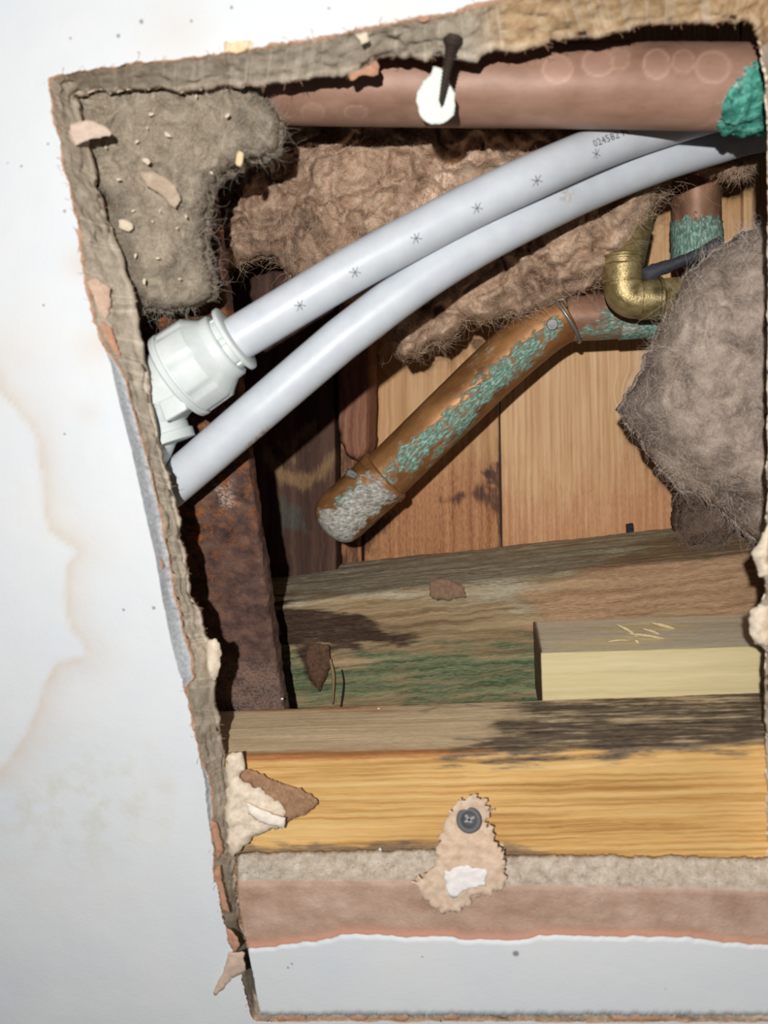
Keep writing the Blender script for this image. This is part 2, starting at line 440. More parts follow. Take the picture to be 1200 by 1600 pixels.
def m_plastic(name, a, b):
    g = G(name, .4, spec=.4); n = g.noise(.12, det=5, rough=.6); f = g.noise(.9, det=5, rough=.7)
    c = g.ramp(n, (.3, C(*a)), (.7, C(*b)))
    c = g.mix(g.math('MULTIPLY', g.mr(f, .62, .75, 0, .5), g.mr(n, .48, .66)), c, C(186, 170, 150))
    c = g.mix(g.mr(g.noise(1.7, det=1), .775, .80, 0, .7), c, C(96, 84, 74))
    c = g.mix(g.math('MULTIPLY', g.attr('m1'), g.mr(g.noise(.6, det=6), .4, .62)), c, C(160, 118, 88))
    return g.done(c, n, .05, .0003, rough=g.mr(f, .3, .7, .36, .5))
PIPEW = m_plastic('white_pipe_plastic', (186, 192, 200), (198, 204, 210)); FITW = m_plastic('white_fitting_plastic', (196, 204, 204), (212, 218, 216))
def m_flat(name, c, rough=.6, metal=0.0):
    g = G(name, rough, metal); n = g.noise(.8, det=5)
    return g.done(g.ramp(n, (.3, C(*[x * .85 for x in c])), (.7, C(*c))), n, .25, .0003)
INK = m_flat('pipe_ink', (58, 58, 62)); BLACKM = m_flat('black_phosphate', (58, 57, 60), .5, 0.0)
SLATE = m_flat('dark_grey_plastic', (66, 68, 76), .7); WIRE = m_flat('zinc_wire', (150, 148, 146), .4, .6)
CROSS = m_flat('bright_steel', (168, 168, 170), .45); SPLINT = m_flat('pale_splinter', (214, 196, 152), .8); SCREWM = m_flat('rusted_screw', (64, 52, 46), .7, .3); FACESC = m_flat('worn_steel', (112, 112, 114), .45, .2)

def m_copper(name, dark, mid, light, metal=.45, rough=.42):
    g = G(name, rough, metal, .4)
    n = g.noise(.07, (.5, 1, 1), det=6, rough=.62); f = g.noise(.9, (.5, 1, 1), det=5, rough=.65)
    c = g.ramp(n, (.32, C(*dark)), (.5, C(*mid)), (.68, C(*light)))
    c = g.mix(g.mr(f, .60, .78, 0, .45), c, C(*[x * .55 for x in dark]))
    c = g.mix(g.mr(g.noise(2.2, det=2), .73, .80, 0, .6), c, C(205, 180, 160))
    fl = g.noise(.55, (.35, 1, 1), det=7, rough=.7)
    gre = g.brk(g.attr('m1'), fl, .9); gry = g.brk(g.attr('m2'), fl, .6)
    c = g.mix(g.attr('m3'), c, C(*[min(255, x * 1.12 + 18) for x in light]))
    c = g.mix(gre, c, g.ramp(f, (.33, C(70, 92, 82)), (.5, C(112, 146, 132)), (.68, C(176, 206, 194))))
    c = g.mix(gry, c, g.ramp(f, (.33, C(112, 108, 100)), (.5, C(160, 158, 150)), (.68, C(202, 202, 194))))
    crust = g.math('MAXIMUM', gre, gry)
    return g.done(c, g.math('ADD', g.math('MULTIPLY', f, g.mr(crust, 0, 1, .15, 1)), g.math('MULTIPLY', crust, .6)), .4, .0005,
                  rough=g.mr(crust, 0, 1, rough, .95), metal=g.mr(crust, 0, 1, metal, 0))
COPTOP = m_copper('dull_brown_copper', (124, 92, 76), (146, 112, 94), (162, 128, 110), .08, .5)
COPPER = m_copper('tarnished_copper', (96, 64, 38), (142, 98, 58), (172, 124, 78), .3, .46)
COPDARK = m_copper('dark_copper', (104, 74, 56), (142, 106, 84), (170, 130, 106), .2, .45)
def m_verd():
    g = G('verdigris', .95, spec=.1); n = g.noise(.30, det=7, rough=.65, dist=.4); f = g.noise(1.4, det=5)
    c = g.ramp(n, (.30, C(38, 80, 72)), (.47, C(70, 146, 130)), (.62, C(118, 196, 178)), (.78, C(160, 214, 202)))
    c = g.mix(g.mr(f, .62, .75, 0, .6), c, C(52, 72, 66))
    return g.done(c, g.math('ADD', n, f), .9, .0012)
VERD = m_verd()
def m_brass():
    g = G('dull_brass', .4, .6, .5); n = g.noise(.16, det=6, rough=.65); f = g.noise(1.3, det=5)
    c = g.ramp(n, (.32, C(108, 94, 60)), (.5, C(158, 140, 96)), (.7, C(188, 172, 130)))
    c = g.mix(g.math('MULTIPLY', g.attr('m1'), g.mr(f, .42, .6)), c, C(62, 84, 70))
    return g.done(c, g.math('ADD', n, f), .35, .0005, rough=g.mr(n, .3, .7, .3, .52))
BRASS = m_brass()
def m_wool(name, d, m, l, sc=.16):
    g = G(name, 1.0, spec=.05)
    n = g.noise(sc, det=6, rough=.6, dist=.8); f = g.noise(1.4, det=6, rough=.7, dist=1.2); t = g.noise(.9, (1, .35, 1), det=5, dist=.6)
    c = g.ramp(n, (.30, C(*d)), (.5, C(*m)), (.7, C(*l)))
    c = g.mix(g.mr(f, .52, .72, 0, .65), c, C(*[min(255, x * 1.2 + 8) for x in l])); c = g.mix(g.mr(f, .46, .30, 0, .6), c, C(*[x * .7 for x in d]))
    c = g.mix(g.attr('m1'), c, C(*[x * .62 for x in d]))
    c = g.mix(g.math('MULTIPLY', g.attr('m2'), g.mr(t, .35, .6)), c, C(*[min(255, x * 1.12 + 14) for x in l]))
    return g.done(c, g.math('ADD', g.math('ADD', n, f), t), .55, .001)
WOOLB = m_wool('brown_mineral_wool', (138, 108, 88), (184, 154, 130), (212, 184, 160)); WOOLG = m_wool('dusty_grey_wool', (122, 110, 95), (152, 139, 122), (174, 162, 145))
WOOLR = m_wool('grey_brown_wool', (128, 112, 101), (162, 145, 132), (188, 172, 158), .11); WOOLD = m_wool('dark_brown_wool', (70, 56, 48), (94, 78, 68), (120, 102, 90))
def m_fibre(name, c):
    g = G(name, .9, spec=.1); g.b.inputs['Base Color'].default_value = C(*c); return g.m
FIB_B = m_fibre('fibre_tan', (206, 178, 152)); FIB_G = m_fibre('fibre_grey', (178, 168, 152)); FIB_R = m_fibre('fibre_pinkish', (206, 192, 180)); FIB_D = m_fibre('fibre_dark', (140, 120, 106)); FIB_P = m_fibre('fibre_paper', (176, 138, 112))

# ------------------------------------------------------------------ ceiling with its ragged opening
CTRL = [(72,122,118,150),(82,175,135,215),(95,240,148,275),(112,315,165,335),(124,370,183,382),(130,420,205,440),(140,485,213,485),(152,525,222,540),
 (172,565,230,580),(182,610,238,625),(194,660,246,680),(206,705,256,722),(218,760,268,765),(230,815,281,815),(242,865,289,870),(254,935,301,935),
 (267,1000,322,992),(276,1040,341,1015),(284,1065,336,1055),(296,1105,337,1105),(306,1155,345,1150),(315,1205,351,1180),(323,1262,362,1250),
 (332,1325,366,1340),(339,1390,366,1388),(349,1440,374,1440),(362,1475,385,1480),(377,1530,398,1520),(392,1590,404,1545),
 (400,1597,425,1545),(600,1596,600,1542),(900,1597,895,1542),(1228,1597,1195,1542),
 (1229,1300,1201,1290),(1229,1080,1195,1070),(1228,1020,1198,1020),(1228,1000,1180,1003),(1228,955,1183,952),(1228,930,1200,928),(1228,900,1192,905),
 (1228,868,1187,866),(1228,830,1201,840),(1228,500,1203,500),(1228,200,1203,200),(1226,110,1198,110),(1222,50,1190,66),
 (1215,-50,1177,30),(1100,-40,1100,33),(1040,-30,1033,37),(960,-20,972,47),(900,-12,923,57),(850,-8,857,64),(800,-4,827,78),(780,-2,790,78),
 (767,0,777,75),(735,8,745,98),(715,14,722,96),(690,20,690,86),(665,24,662,96),(640,30,640,86),(600,38,597,90),(560,44,545,112),(527,51,520,117),
 (480,59,470,124),(440,66,430,131),(400,73,395,136),(330,85,330,135),(265,93,265,140),(200,100,200,140),(130,110,150,145)]
R = resample(CTRL, 2.2, True); nR = len(R)
q = np.stack([R[:, 0], R[:, 1], np.zeros(nR)], 1) * .001
bottom = sstep(1560, 1590, R[:, 1])[:, None]
R[:, :2] += np.stack([fbm(q, 30, 5, .62, 1), fbm(q, 30, 5, .62, 2)], 1) * np.where((R[:, 1] > 560) & (R[:, 1] < 1060) & (R[:, 0] < 400), 1.0, 4.2)[:, None] * (1 - .5 * bottom)
R[:, 2:] += np.stack([fbm(q, 34, 5, .52, 3), fbm(q, 34, 5, .52, 4)], 1) * np.where(R[:, 1] < 150, 7.5, 5.0)[:, None]
LEFT = (R[:, 0] < 400)
yy = R[:, 1]
skim = np.where(LEFT, np.interp(yy, [545, 590, 700, 900, 1000, 1062, 1075, 1190, 1215, 1275, 1300], [0, .30, .42, .40, .36, .30, .0, .0, .18, .18, 0.0]), 0.0)
lip = fbm(q, 9, 4, .7, 6)
OUT = R[:, :2]; Wo = PN(OUT, 0); Wi = PN(R[:, 2:], 14.5)
rows = []; warm_r = []; pale_r = []
warm = np.where(yy < 140, sstep(720, 800, R[:, 0]), 0.0) + sstep(1100, 1200, R[:, 0]) * .3
def row(t, dz=0, rough=0, seed=0):
    kk = (1 - sstep(0, .14, np.minimum(t - skim, 1 - t)))[:, None] if seed else 1.0
    w_ = (Wo * kk + WoS * (1 - kk)) * (1 - t)[:, None] + (Wi * kk + WiS * (1 - kk)) * t[:, None]
    ss = np.arange(nR) * .45; lay = fbm(np.stack([ss * .16, t * 13.0, ss * 0], 1) * .001, 2.2, 3, .6, 77)
    nz = fbm(w_, 7, 4, .55, 9) + .8 * lay
    inw = (Wi - Wo); inw[:, 2] = 0; inw /= np.maximum(np.linalg.norm(inw, axis=1), 1e-9)[:, None]
    w_ = w_ + inw * (nz * rough * .001)[:, None]; w_[:, 2] += (dz + nz * rough * .6) * .001 if np.ndim(dz) == 0 else (dz + nz * rough * .6) * .001
    return w_
one = np.ones(nR)
def lowpass(A, n=23):
    k = np.hanning(n + 2)[1:-1]; k /= k.sum(); B = np.vstack([A[-n:], A, A[:n]])
    return np.stack([np.convolve(B[:, i], k, 'same')[n:-n] for i in range(3)], 1)
WoS = lowpass(Wo); WiS = lowpass(Wi)
rows = [Wo.copy(), row(skim * .5, 0), row(skim, 0), row(skim + .02 + .03 * (lip > 0), -.5 - .6 * lip), row(skim + .10 + .05 * lip, -.2, .3, 8),
        *[row(skim + (1 - skim) * t_, .3 * math.sin(t_ * 3), .9, 9) for t_ in np.linspace(.16, .86, 12)],
        row(skim + (1 - skim) * .9, -.2, .8, 13), row(one, -.3, .25, 14), row(one * 1.01, .9, .2, 14)]
back = row(one * .8, 0); back[:, 2] = CEIL + .0155; rows.append(back)
V = np.vstack(rows); K = len(rows); fc = []; mi = []
for i in range(K - 1):
    for j in range(nR):
        k = (j + 1) % nR
        fc.append((i * nR + j, (i + 1) * nR + j, (i + 1) * nR + k, i * nR + k))
        mi.append(0 if i < 2 and skim[j] > .03 else (1 if i < 4 else 2))
# plasterboard underside (painted): Delaunay sheet round the opening
gx, gy = np.meshgrid(np.arange(-40, 430, 7.0), np.arange(-40, 1640, 7.0)); g1 = np.stack([gx.ravel(), gy.ravel()], 1)
gx, gy = np.meshgrid(np.arange(430, 1260, 14.0), np.concatenate([np.arange(-60, 60, 12.0), np.arange(1600, 1640, 10.0)])); g2 = np.stack([gx.ravel(), gy.ravel()], 1)
gx, gy = np.meshgrid(np.arange(-2400, 3800, 130.0), np.arange(-2400, 4200, 130.0)); g3 = np.stack([gx.ravel(), gy.ravel()], 1)
g3 = g3[~((g3[:, 0] > -60) & (g3[:, 0] < 1260) & (g3[:, 1] > -70) & (g3[:, 1] < 1650))]
gp = np.vstack([g1, g2, g3]); sd, _ = poly_sd(gp, OUT); gp = gp[sd < -5]
pts = np.vstack([OUT, gp])
Vd, E, Fd, *_ = delaunay_2d_cdt([Vector(p) for p in pts], [(i, (i + 1) % nR) for i in range(nR)], [], 0, 1e-5)
Vd = np.array([tuple(v) for v in Vd]); cen = np.array([Vd[list(t)].mean(0) for t in Fd]); ins, _ = poly_sd(cen, OUT)
tri = []
for t, s_ in zip(Fd, ins):
    if s_ < 0:
        a, b, c = Vd[list(t)]
        tri.append(tuple(t) if (b - a)[0] * (c - a)[1] - (b - a)[1] * (c - a)[0] < 0 else tuple(t)[::-1])
Wd = PN(Vd, 0)
sdp, _ = poly_sd(Vd, OUT)
Wd[:, 2] += np.where(np.abs(sdp) < 3, 0, .00025 * fbm(Wd, 40, 3, .5, 21) * sstep(3, 30, -sdp))
STAINL = [(-60,520),(-20,560),(6,616),(25,637),(47,662),(59,690),(67,737),(69,800),(78,828),(103,844),(122,862),(106,884),(103,917),(108,973),(133,1010),(137,1027),(90,1037),(73,1063),(63,1100),(43,1147),(20,1183),(0,1203),(-60,1240)]
jx = np.stack([fbm(Wd, 9, 3, .5, 31), fbm(Wd, 9, 3, .5, 32)], 1) * 3.0
dl = line_d(Vd + jx, STAINL); ins2, _ = poly_sd(Vd + jx, STAINL + [(600, 1240), (600, 520)])
stain = np.where(ins2 > 0, np.exp(-dl / 24.0), np.exp(-dl / 3.0)) * .62 * sstep(-60, 40, Vd[:, 0] + 60)
for (x, y, r_, k_) in [(275, 45, 60, .25), (128, 410, 26, .45), (150, 540, 30, .4), (135, 645, 22, .22), (10, 560, 60, .22), (262, 1228, 14, .22), (620, 20, 60, .2)]:
    stain = np.maximum(stain, k_ * np.exp(-((Vd[:, 0] - x) ** 2 + (Vd[:, 1] - y) ** 2) / (r_ * r_)))
grub = np.exp(-((Vd[:, 0] - 120) ** 2 / 140 ** 2 + (Vd[:, 1] - 1260) ** 2 / 90 ** 2)) * .55
ceiling = struct(mk('ceiling', Wd, tri, PAINT, attrs={'stain': np.clip(stain, 0, 1), 'grub': grub}), 'white painted plasterboard ceiling with a brown water stain and a ragged cut opening')
wr = np.tile(np.clip(warm, 0, 1), K); pr = np.tile(np.where(lip > .35, .4, 0) + sstep(1150, 1190, R[:, 0]) * .9 * (yy > 60), K)
pr[(K - 4) * nR:(K - 1) * nR] += .22
edge = fix_normals(mk('cut_edge', V, fc, [SKIM, PAPER, GYP], ceiling, {'warm': wr, 'pale': np.clip(pr, 0, 1), 'm1': pr * 0}, mi)); edge['label'] = 'grey crumbling gypsum edge with brown paper lip'
# upper face of the board
bk = row(one * .8, 0); bk[:, 2] = CEIL + .0155
q_ = PX(bk); qq = np.vstack([q_[::6], g3[::1]])
n6 = len(q_[::6]); Vb, _, Fb, *_ = delaunay_2d_cdt([Vector(p) for p in qq], [(i, (i + 1) % n6) for i in range(n6)], [], 0, 1e-5)
Vb = np.array([tuple(v) for v in Vb]); cb = np.array([Vb[list(t)].mean(0) for t in Fb]); ib, _ = poly_sd(cb, q_[::6])
mk('board_back', PN(Vb, 15.6), [tuple(t) for t, s_ in zip(Fb, ib) if s_ < 0], PAPER, ceiling, {'m1': Vb[:, 0] * 0})

def scrap(poly, h, thick, mat, name='torn_paper', parent=ceiling, **k): return sheet(name, poly, h, thick, mat, parent, **k)
scrap([(108,192),(140,186),(170,200),(172,212),(140,216),(118,226),(108,212)], 6, .8, PAPER, seed=2, masks={'m1': lambda p, w_: p[:, 0] * 0 + .35}, hfun=lambda p: 5 + (p[:, 0] - 108) * .04, crinkle=.8)
scrap([(136,440),(150,432),(170,450),(172,490),(160,500),(146,485),(138,462)], 2, .8, PAPER, seed=3, hfun=lambda p: 1 + (p[:, 0] - 136) * .09, masks={'m1': lambda p, w_: .15 + 0 * p[:, 0]})
scrap([(144,512),(158,500),(172,512),(184,540),(188,572),(176,578),(160,560),(150,535)], 2, .9, MUD, seed=4, hfun=lambda p: .5 + (p[:, 0] - 144) * .09)
scrap([(356,1488),(380,1490),(384,1518),(366,1528),(352,1540),(336,1558),(332,1548),(346,1526),(352,1505)], -.6, .5, PAPER, seed=5, hfun=lambda p: -.4 - .045 * np.maximum(375 - p[:, 0], 0), masks={'m1': lambda p, w_: .25 + 0 * p[:, 0]}, crinkle=.7)
scrap([(342,1448),(362,1455),(376,1478),(366,1492),(352,1470)], 0, .7, MUD, seed=6, hfun=lambda p: .0 + 0 * p[:, 0])
scrap([(326,1372),(342,1352),(350,1392),(358,1430),(344,1420),(338,1396),(326,1386)], 0, .7, MUD, seed=7, hfun=lambda p: .2 + (p[:, 0] - 330) * .05)
scrap([(325,1278),(340,1290),(348,1330),(340,1345),(330,1310)], 0, .7, MUD, seed=8, hfun=lambda p: .6 + (p[:, 0] - 325) * .08)
scrap([(232,862),(248,866),(256,886),(248,900),(238,884)], 0, .7, MUD, seed=9, hfun=lambda p: .3 + (p[:, 0] - 232) * .08)
scrap([(530,104),(552,92),(586,90),(594,104),(590,118),(560,116),(548,126),(542,114)], 14.2, 1.0, MUD, seed=10)
scrap([(348,66),(372,58),(394,62),(396,76),(372,82),(350,80)], -.5, 1.2, CHIPC, 'gypsum_flake', seed=12)
scrap([(650,30),(668,20),(676,24),(664,34)], -.4, .8, MUD, seed=13)
scrap([(556,52),(574,48),(578,64),(564,68)], .6, .9, CRUMB, 'gypsum_flake', seed=14)
# torn piece at the lower left: brown paper triangle and a cream gypsum lump
scrap([(374,1200),(398,1206),(440,1226),(470,1232),(496,1252),(490,1266),(452,1284),(436,1292),(400,1262),(372,1240)], 12, .7, m_paper('brown_board_paper', (128, 96, 72), (166, 130, 100)), seed=15, hfun=lambda p: 11.5 + 0 * p[:, 0], amp=2, hf=3, crinkle=.7)
scrap([(352,1184),(374,1180),(380,1204),(372,1226),(400,1236),(428,1256),(446,1274),(440,1298),(420,1300),(396,1312),(376,1330),(360,1346),(352,1330),(350,1260)], 8, 4.5, CREAM, 'gypsum_chunk', seed=16, hfun=lambda p: 7 + (p[:, 0] - 352) * .02, crinkle=1.0, amp=4)
scrap([(384,1256),(412,1268),(446,1282),(440,1298),(414,1290),(386,1274)], 6, 2.0, m_plaster('gypsum_pale', (215, 202, 186), (238, 230, 218)), 'gypsum_chunk', seed=17, hfun=lambda p: 5.5 + 0 * p[:, 0], crinkle=.6)
scrap([(320,1005),(336,1000),(344,1020),(340,1048),(332,1070),(322,1050)], 9, 3.5, CREAM, 'gypsum_chunk', seed=18, crinkle=1, amp=3)
scrap([(1176,958),(1190,948),(1206,950),(1206,1012),(1186,1010),(1176,996)], 8, 5, CREAM, 'gypsum_chunk', seed=19, crinkle=1, amp=3)
scrap([(1180,868),(1190,852),(1206,820),(1206,905),(1190,902)], 8, 5, CREAM, 'gypsum_chunk', seed=20, crinkle=1, amp=3)
for (x0, x1, sd_) in [(430, 480, 1), (545, 575, 2), (590, 640, 3), (955, 1060, 4), (690, 720, 5)]:
    scrap([(x0, 1586), ((x0 + x1) / 2, 1580 - 3 * (sd_ % 3)), (x1, 1586), (x1 - 4, 1597), (x0 + 5, 1598)], .2, .6, PAPER, seed=20 + sd_, masks={'m1': lambda p, w_: 0 * p[:, 0]})

# ------------------------------------------------------------------ the strip of board left under the batten
def strip():
    xs = np.arange(372, 1222, 3.0); n = len(xs)
    q = np.stack([xs, xs * 0, xs * 0], 1) * .001
    nz = lambda sc, sd_: fbm(q, sc, 4, .6, sd_)
    lx = np.interp
    y_white = lx(xs, [372,390,517,533,592,633,696,717,800,829,844,964,1069,1125,1222], [1488,1483,1467,1459,1460,1465,1462,1467,1469,1467,1461,1463,1464,1472,1478]) + nz(20, 3) * 2.2
    y_pap = lx(xs, [372,642,791,937,1069,1222], [1379,1379,1385,1390,1390,1397]) + nz(25, 4) * 2
    y_gyp = lx(xs, [372,675,787,877,1222], [1332,1326,1334,1335,1339]) + nz(14, 5) * 3
    y_bot = np.full(n, 1586.0) + nz(12, 6) * 3.5
    x_l = lambda y: np.interp(y, [1330, 1385, 1485, 1590], [370, 368, 388, 408])
    rws = []
    def add(y, h, m1=0, m2=0, mi_=0): rws.append((y, h, m1, m2, mi_))
    add(y_bot - 55, 14, 1); add(y_bot - 4, 1.5, 1); add(y_bot, .1)
    for t in np.linspace(0, 1, 14)[1:]: add(y_bot + (y_white - y_bot) * t, 0 + 0 * xs)
    add(y_white - 1.5, .7, 0, 1); add(y_white - 3, 1.0, 0, 1); add(y_white - 12, 1.05, 0, .5)
    for t in np.linspace(0, 1, 12)[1:]: add(y_white - 12 + (y_pap - y_white + 12) * t, 1.1 + .25 * fbm(q + (0, t * .05, 0), 14, 3, .5, 7))
    for t in np.linspace(0, 1, 9)[1:]: add(y_pap + (y_gyp - y_pap) * t, 1.6 + 12.6 * t + (.9 * fbm(q + (0, t * .02, 0), 6, 4, .65, 8) if t < 1 else 0), 1)
    V = []; m1 = []; m2 = []
    for (y, h, a, b, _) in rws:
        y = np.broadcast_to(y, (n,)); xx = np.maximum(xs, x_l(y)); xx = xx + (xs - xs[0]) * 0
        V.append(PN(np.stack([xx, y], 1), h)); m1.append(np.full(n, a)); m2.append(np.full(n, b))
    K = len(rws); f = [qd for qd in grid_faces(K, n)]
    mi = [0 if 2 <= i < 15 else 1 for i in range(K - 1) for _ in range(n - 1)]
    V = np.vstack(V); top = len(V)
    # close the back at h = 14.4
    a0 = 0; aN = (K - 1) * n
    f.append([a0 + j for j in range(n)] + [aN + j for j in range(n)][::-1]); mi.append(1)
    f.append([i * n for i in range(K)]); mi.append(1); f.append([i * n + n - 1 for i in range(K)]); mi.append(1)
    o = mk('plasterboard_strip', V, f, [PAINT2, STRIP], None, {'m1': np.hstack(m1), 'm2': np.hstack(m2), 'stain': np.zeros(top), 'grub': np.zeros(top)}, mi)
    return tag(fix_normals(o), 'strip of plasterboard under the yellow batten, brown torn paper above white paint', 'plasterboard')
strip()

# ------------------------------------------------------------------ timbers
def along(u, v): return u
BATT = wood('batten_pine', [(164, 118, 62), (214, 172, 108), (226, 194, 136)], 0, .50, 3.0, .7, [('m1', (200, 174, 138), (236, 212, 174), .3), ('m4', (152, 100, 56), (186, 130, 80), .3), ('m2', (58, 50, 44), (132, 116, 98), .8), ('m3', (108, 86, 66), (158, 132, 104), .6)], .7, .0007, .3)
def batten_disp(lc):
    q = lc * np.array([.05, 1, 1]) * .001
    return .35 * fbm(q, 3.2, 4, .55, 41) + .15 * fbm(lc * .001 * np.array([.3, 1, 1]), 1.2, 3, .6, 42)
bt = box('timber_batten', [(200,1190),(1420,1160),(1420,1480),(200,1500)], 15.5, 60, BATT, r=2.2, step=(2, 1.1, 2), disp=batten_disp, masks={
    'm1': lambda p, w_: sstep(15.9, 19.5, (w_[:, 2] - CEIL) * 1000 + .6 * fbm(w_ * np.array([.2, 1, 1]), 6, 3, .5, 43)),
    'm4': lambda p, w_: np.exp(-((p[:, 1] - (1188 - .024 * (p[:, 0] - 200))) / 9.0) ** 2) * sstep(900, 700, p[:, 0] + 80 * fbm(w_, 20, 3, .5, 44)) + .7 * np.exp(-((p[:, 1] - 1106) / 9.0) ** 2) * sstep(700, 560, p[:, 0]),
    'm2': lambda p, w_: np.clip(.85 * reg([(700,1178),(780,1140),(860,1112),(1000,1104),(1250,1085),(1250,1168),(700,1184)], 34, 26, 10, 45, (.12, 1, 1))(p, w_) + .45 * reg([(560,1100),(800,1095),(1220,1072),(1220,1090),(800,1110)], 8, 12, 8, 49, (.2, 1, 1))(p, w_), 0, 1),
    'm3': lambda p, w_: sstep(1308, 1332, p[:, 1] + 9 * fbm(w_, 9, 4, .6, 46)) * sstep(900, 780, p[:, 0]) * .95})
tag(bt, 'yellow ridged pine batten with mouldy grey upper side, across the bottom of the opening', 'timber')

PALE = wood('offcut_pine', [(190, 174, 128), (210, 196, 152), (222, 210, 170)], 0, .25, 2.5, .75, [('m1', (206, 192, 166), (232, 218, 192), .25), ('m3', (96, 76, 58), (124, 100, 78), .25), ('m2', (222, 202, 156), (238, 224, 186), .3)], .5, .0005, .6, .8)
pb = box('timber_offcut', [(845,1021),(1420,1003),(1420,1125),(849,1140)], 63, 105.4, PALE, r=.8, step=(1.6, 1.6, 1.4), disp=lambda lc: .12 * fbm(lc * np.array([.15, 1, 1]) * .001, 2, 3, .6, 51), masks={
    'm1': lambda p, w_: sstep(63.6, 64.6, (w_[:, 2] - CEIL) * 1000 + .2 * fbm(w_ * np.array([.2, 1, 1]), 4, 3, .5, 52)),
    'm3': lambda p, w_: sstep(5, 1, p[:, 0] - (832 + (p[:, 1] - 965) * .23)) * sstep(63.6, 64.5, (w_[:, 2] - CEIL) * 1000),
    'm2': lambda p, w_: np.clip(1.5 * reg([(852,1004),(940,998),(985,994),(1050,1000),(1000,1010),(900,1012),(856,1013)], 3, 4, 3, 53, (.3, 1, 1))(p, w_) + 1.5 * reg([(925,985),(960,979),(1010,972),(1100,978),(1050,984),(980,985)], 3, 5, 3, 54, (.3, 1, 1))(p, w_), 0, 1.5)})
tag(pb, 'pale sawn timber offcut with splintered grey top, lying against the green stained joist', 'timber')
for (a, b, c_, d_, hh, rr) in [(962, 975, 1003, 1000, 82, .8), (1016, 973, 1066, 988, 90, 1.0), (980, 990, 1050, 1001, 78, .7), (1030, 984, 1070, 992, 88, .6), (990, 1000, 1000, 1008, 74, .8), (948, 1003, 986, 1001, 72, .5), (1002, 982, 1040, 996, 84, .7)]:
    tube('splinter', [(a, b, hh), ((a + c_) / 2 + 1, (b + d_) / 2 - 2, hh - 1.5), (c_, d_, hh - 2)], [.15, rr, .7 * rr, .1], SPLINT, pb, segs=6, step=1.2)

GREEN = wood('stained_joist', [(124, 102, 74), (164, 140, 106), (192, 168, 132)], 0, .5, 3.0, .9, [('m4', (132, 122, 100), (200, 188, 162), .5), ('m3', (146, 114, 86), (192, 158, 124), .4), ('m1', (56, 82, 56), (142, 146, 110), .7), ('m2', (42, 32, 29), (96, 72, 58), .5)], 1.0, .0011, .9, 1.1)
def rough_disp(lc):
    q = lc * np.array([.12, 1, 1]) * .001
    return .9 * fbm(q, 5, 5, .6, 61) + .35 * fbm(lc * .001 * np.array([.25, 1, 1]), 1.6, 3, .6, 62) - 1.2
gj = box('timber_joist', [(330,950),(1420,838),(1420,1180),(330,1240)], 106, 183, GREEN, r=5, step=(1.4, 1.0, 2.2), disp=rough_disp, masks={
    'm1': lambda p, w_: .8 * reg([(420,1105),(420,1020),(470,1025),(520,1045),(580,1026),(660,1012),(760,1012),(850,990),(850,1110)], 34, 30, 8, 63, (.12, 1, 1))(p, w_),
    'm2': lambda p, w_: np.clip(reg([(430,1005),(432,940),(470,948),(560,962),(600,985),(660,993),(640,1003),(560,1010),(500,1005),(470,1020)], 16, 24, 6, 64, (.15, 1, 1))(p, w_) + .9 * reg([(468,1012),(515,1012),(512,1050),(500,1078),(478,1060)], 6, 5, 4, 65)(p, w_), 0, 1),
    'm4': lambda p, w_: reg([(420,870),(1060,820),(900,905),(840,930),(640,935),(430,940)], 30, 30, 7, 66, (.15, 1, 1))(p, w_),
    'm3': reg([(822,920),(960,880),(1300,840),(1300,970),(840,985)], 26, 30, 7, 67, (.15, 1, 1))})
tag(gj, 'rough rotting joist, grey above and green stained below, behind the pale offcut', 'timber')
tube('splinter', [(516,1030,103), (521,1058,102.5), (520,1100,104)], [.6, .9, .7, .5], m_flat('tan_splinter', (150, 128, 92), .8), gj, segs=6, step=1.5)
KN = m_plaster('rotten_stub', (70, 52, 42), (112, 84, 66))
sheet('knot', [(478,1010),(512,1008),(516,1040),(508,1062),(500,1082),(484,1062),(476,1038)], 102.5, 2.5, KN, gj, seed=66, crinkle=1.2, amp=3)
tube('crack', [(534,1046,104.2),(537,1070,104),(532,1110,104)], [.25, .5, .4], m_flat('crack_dark', (40, 36, 30), .9), gj, segs=6, step=1.5)
sheet('mud_patch', [(668,912),(690,902),(722,916),(728,934),(700,940),(672,934)], 108, 1.5, m_plaster('dried_mud', (112, 90, 72), (144, 116, 94)), gj, seed=67, crinkle=1.2, amp=4, hfun=lambda p: 106.6 - (p[:, 1] - 902) * .08)

# floor above: planks seen between the joists
PLA = wood('plank_reddish', [(176, 130, 86), (206, 162, 116), (226, 188, 142)], 1, .36, 2.6, .6, [('m1', (140, 88, 56), (206, 150, 104), .3), ('m2', (60, 40, 30), (110, 72, 50), .5)], .35, .0004, .3, .8, knots=[(4, 212, 5, 9), (56, 205, 4, 7)])
PLB = wood('plank_pale', [(190, 142, 98), (222, 180, 132), (238, 202, 158)], 1, .62, 2.8, .5, [('m1', (186, 128, 88), (216, 164, 120), .5)], .35, .0004, .12, .8, knots=[(64, 226, 3.5, 6)])
floor = bpy.data.objects.new('floor', None); COL.objects.link(floor); floor.location = (0, 0, CEIL + .186); struct(floor, 'underside of the wooden floor above, boards running up the picture')
def plank(quad, mat, masks, label=None):
    o = box('plank', quad, 186, 206, mat, floor, r=.9, step=(1.8, 1.8, 6), disp=lambda lc: .12 * fbm(lc * np.array([1, .05, 1]) * .001, 2.4, 3, .6, 71), masks=masks)
    if label: o['label'] = label
    return o
zero = lambda p, w_: p[:, 0] * 0
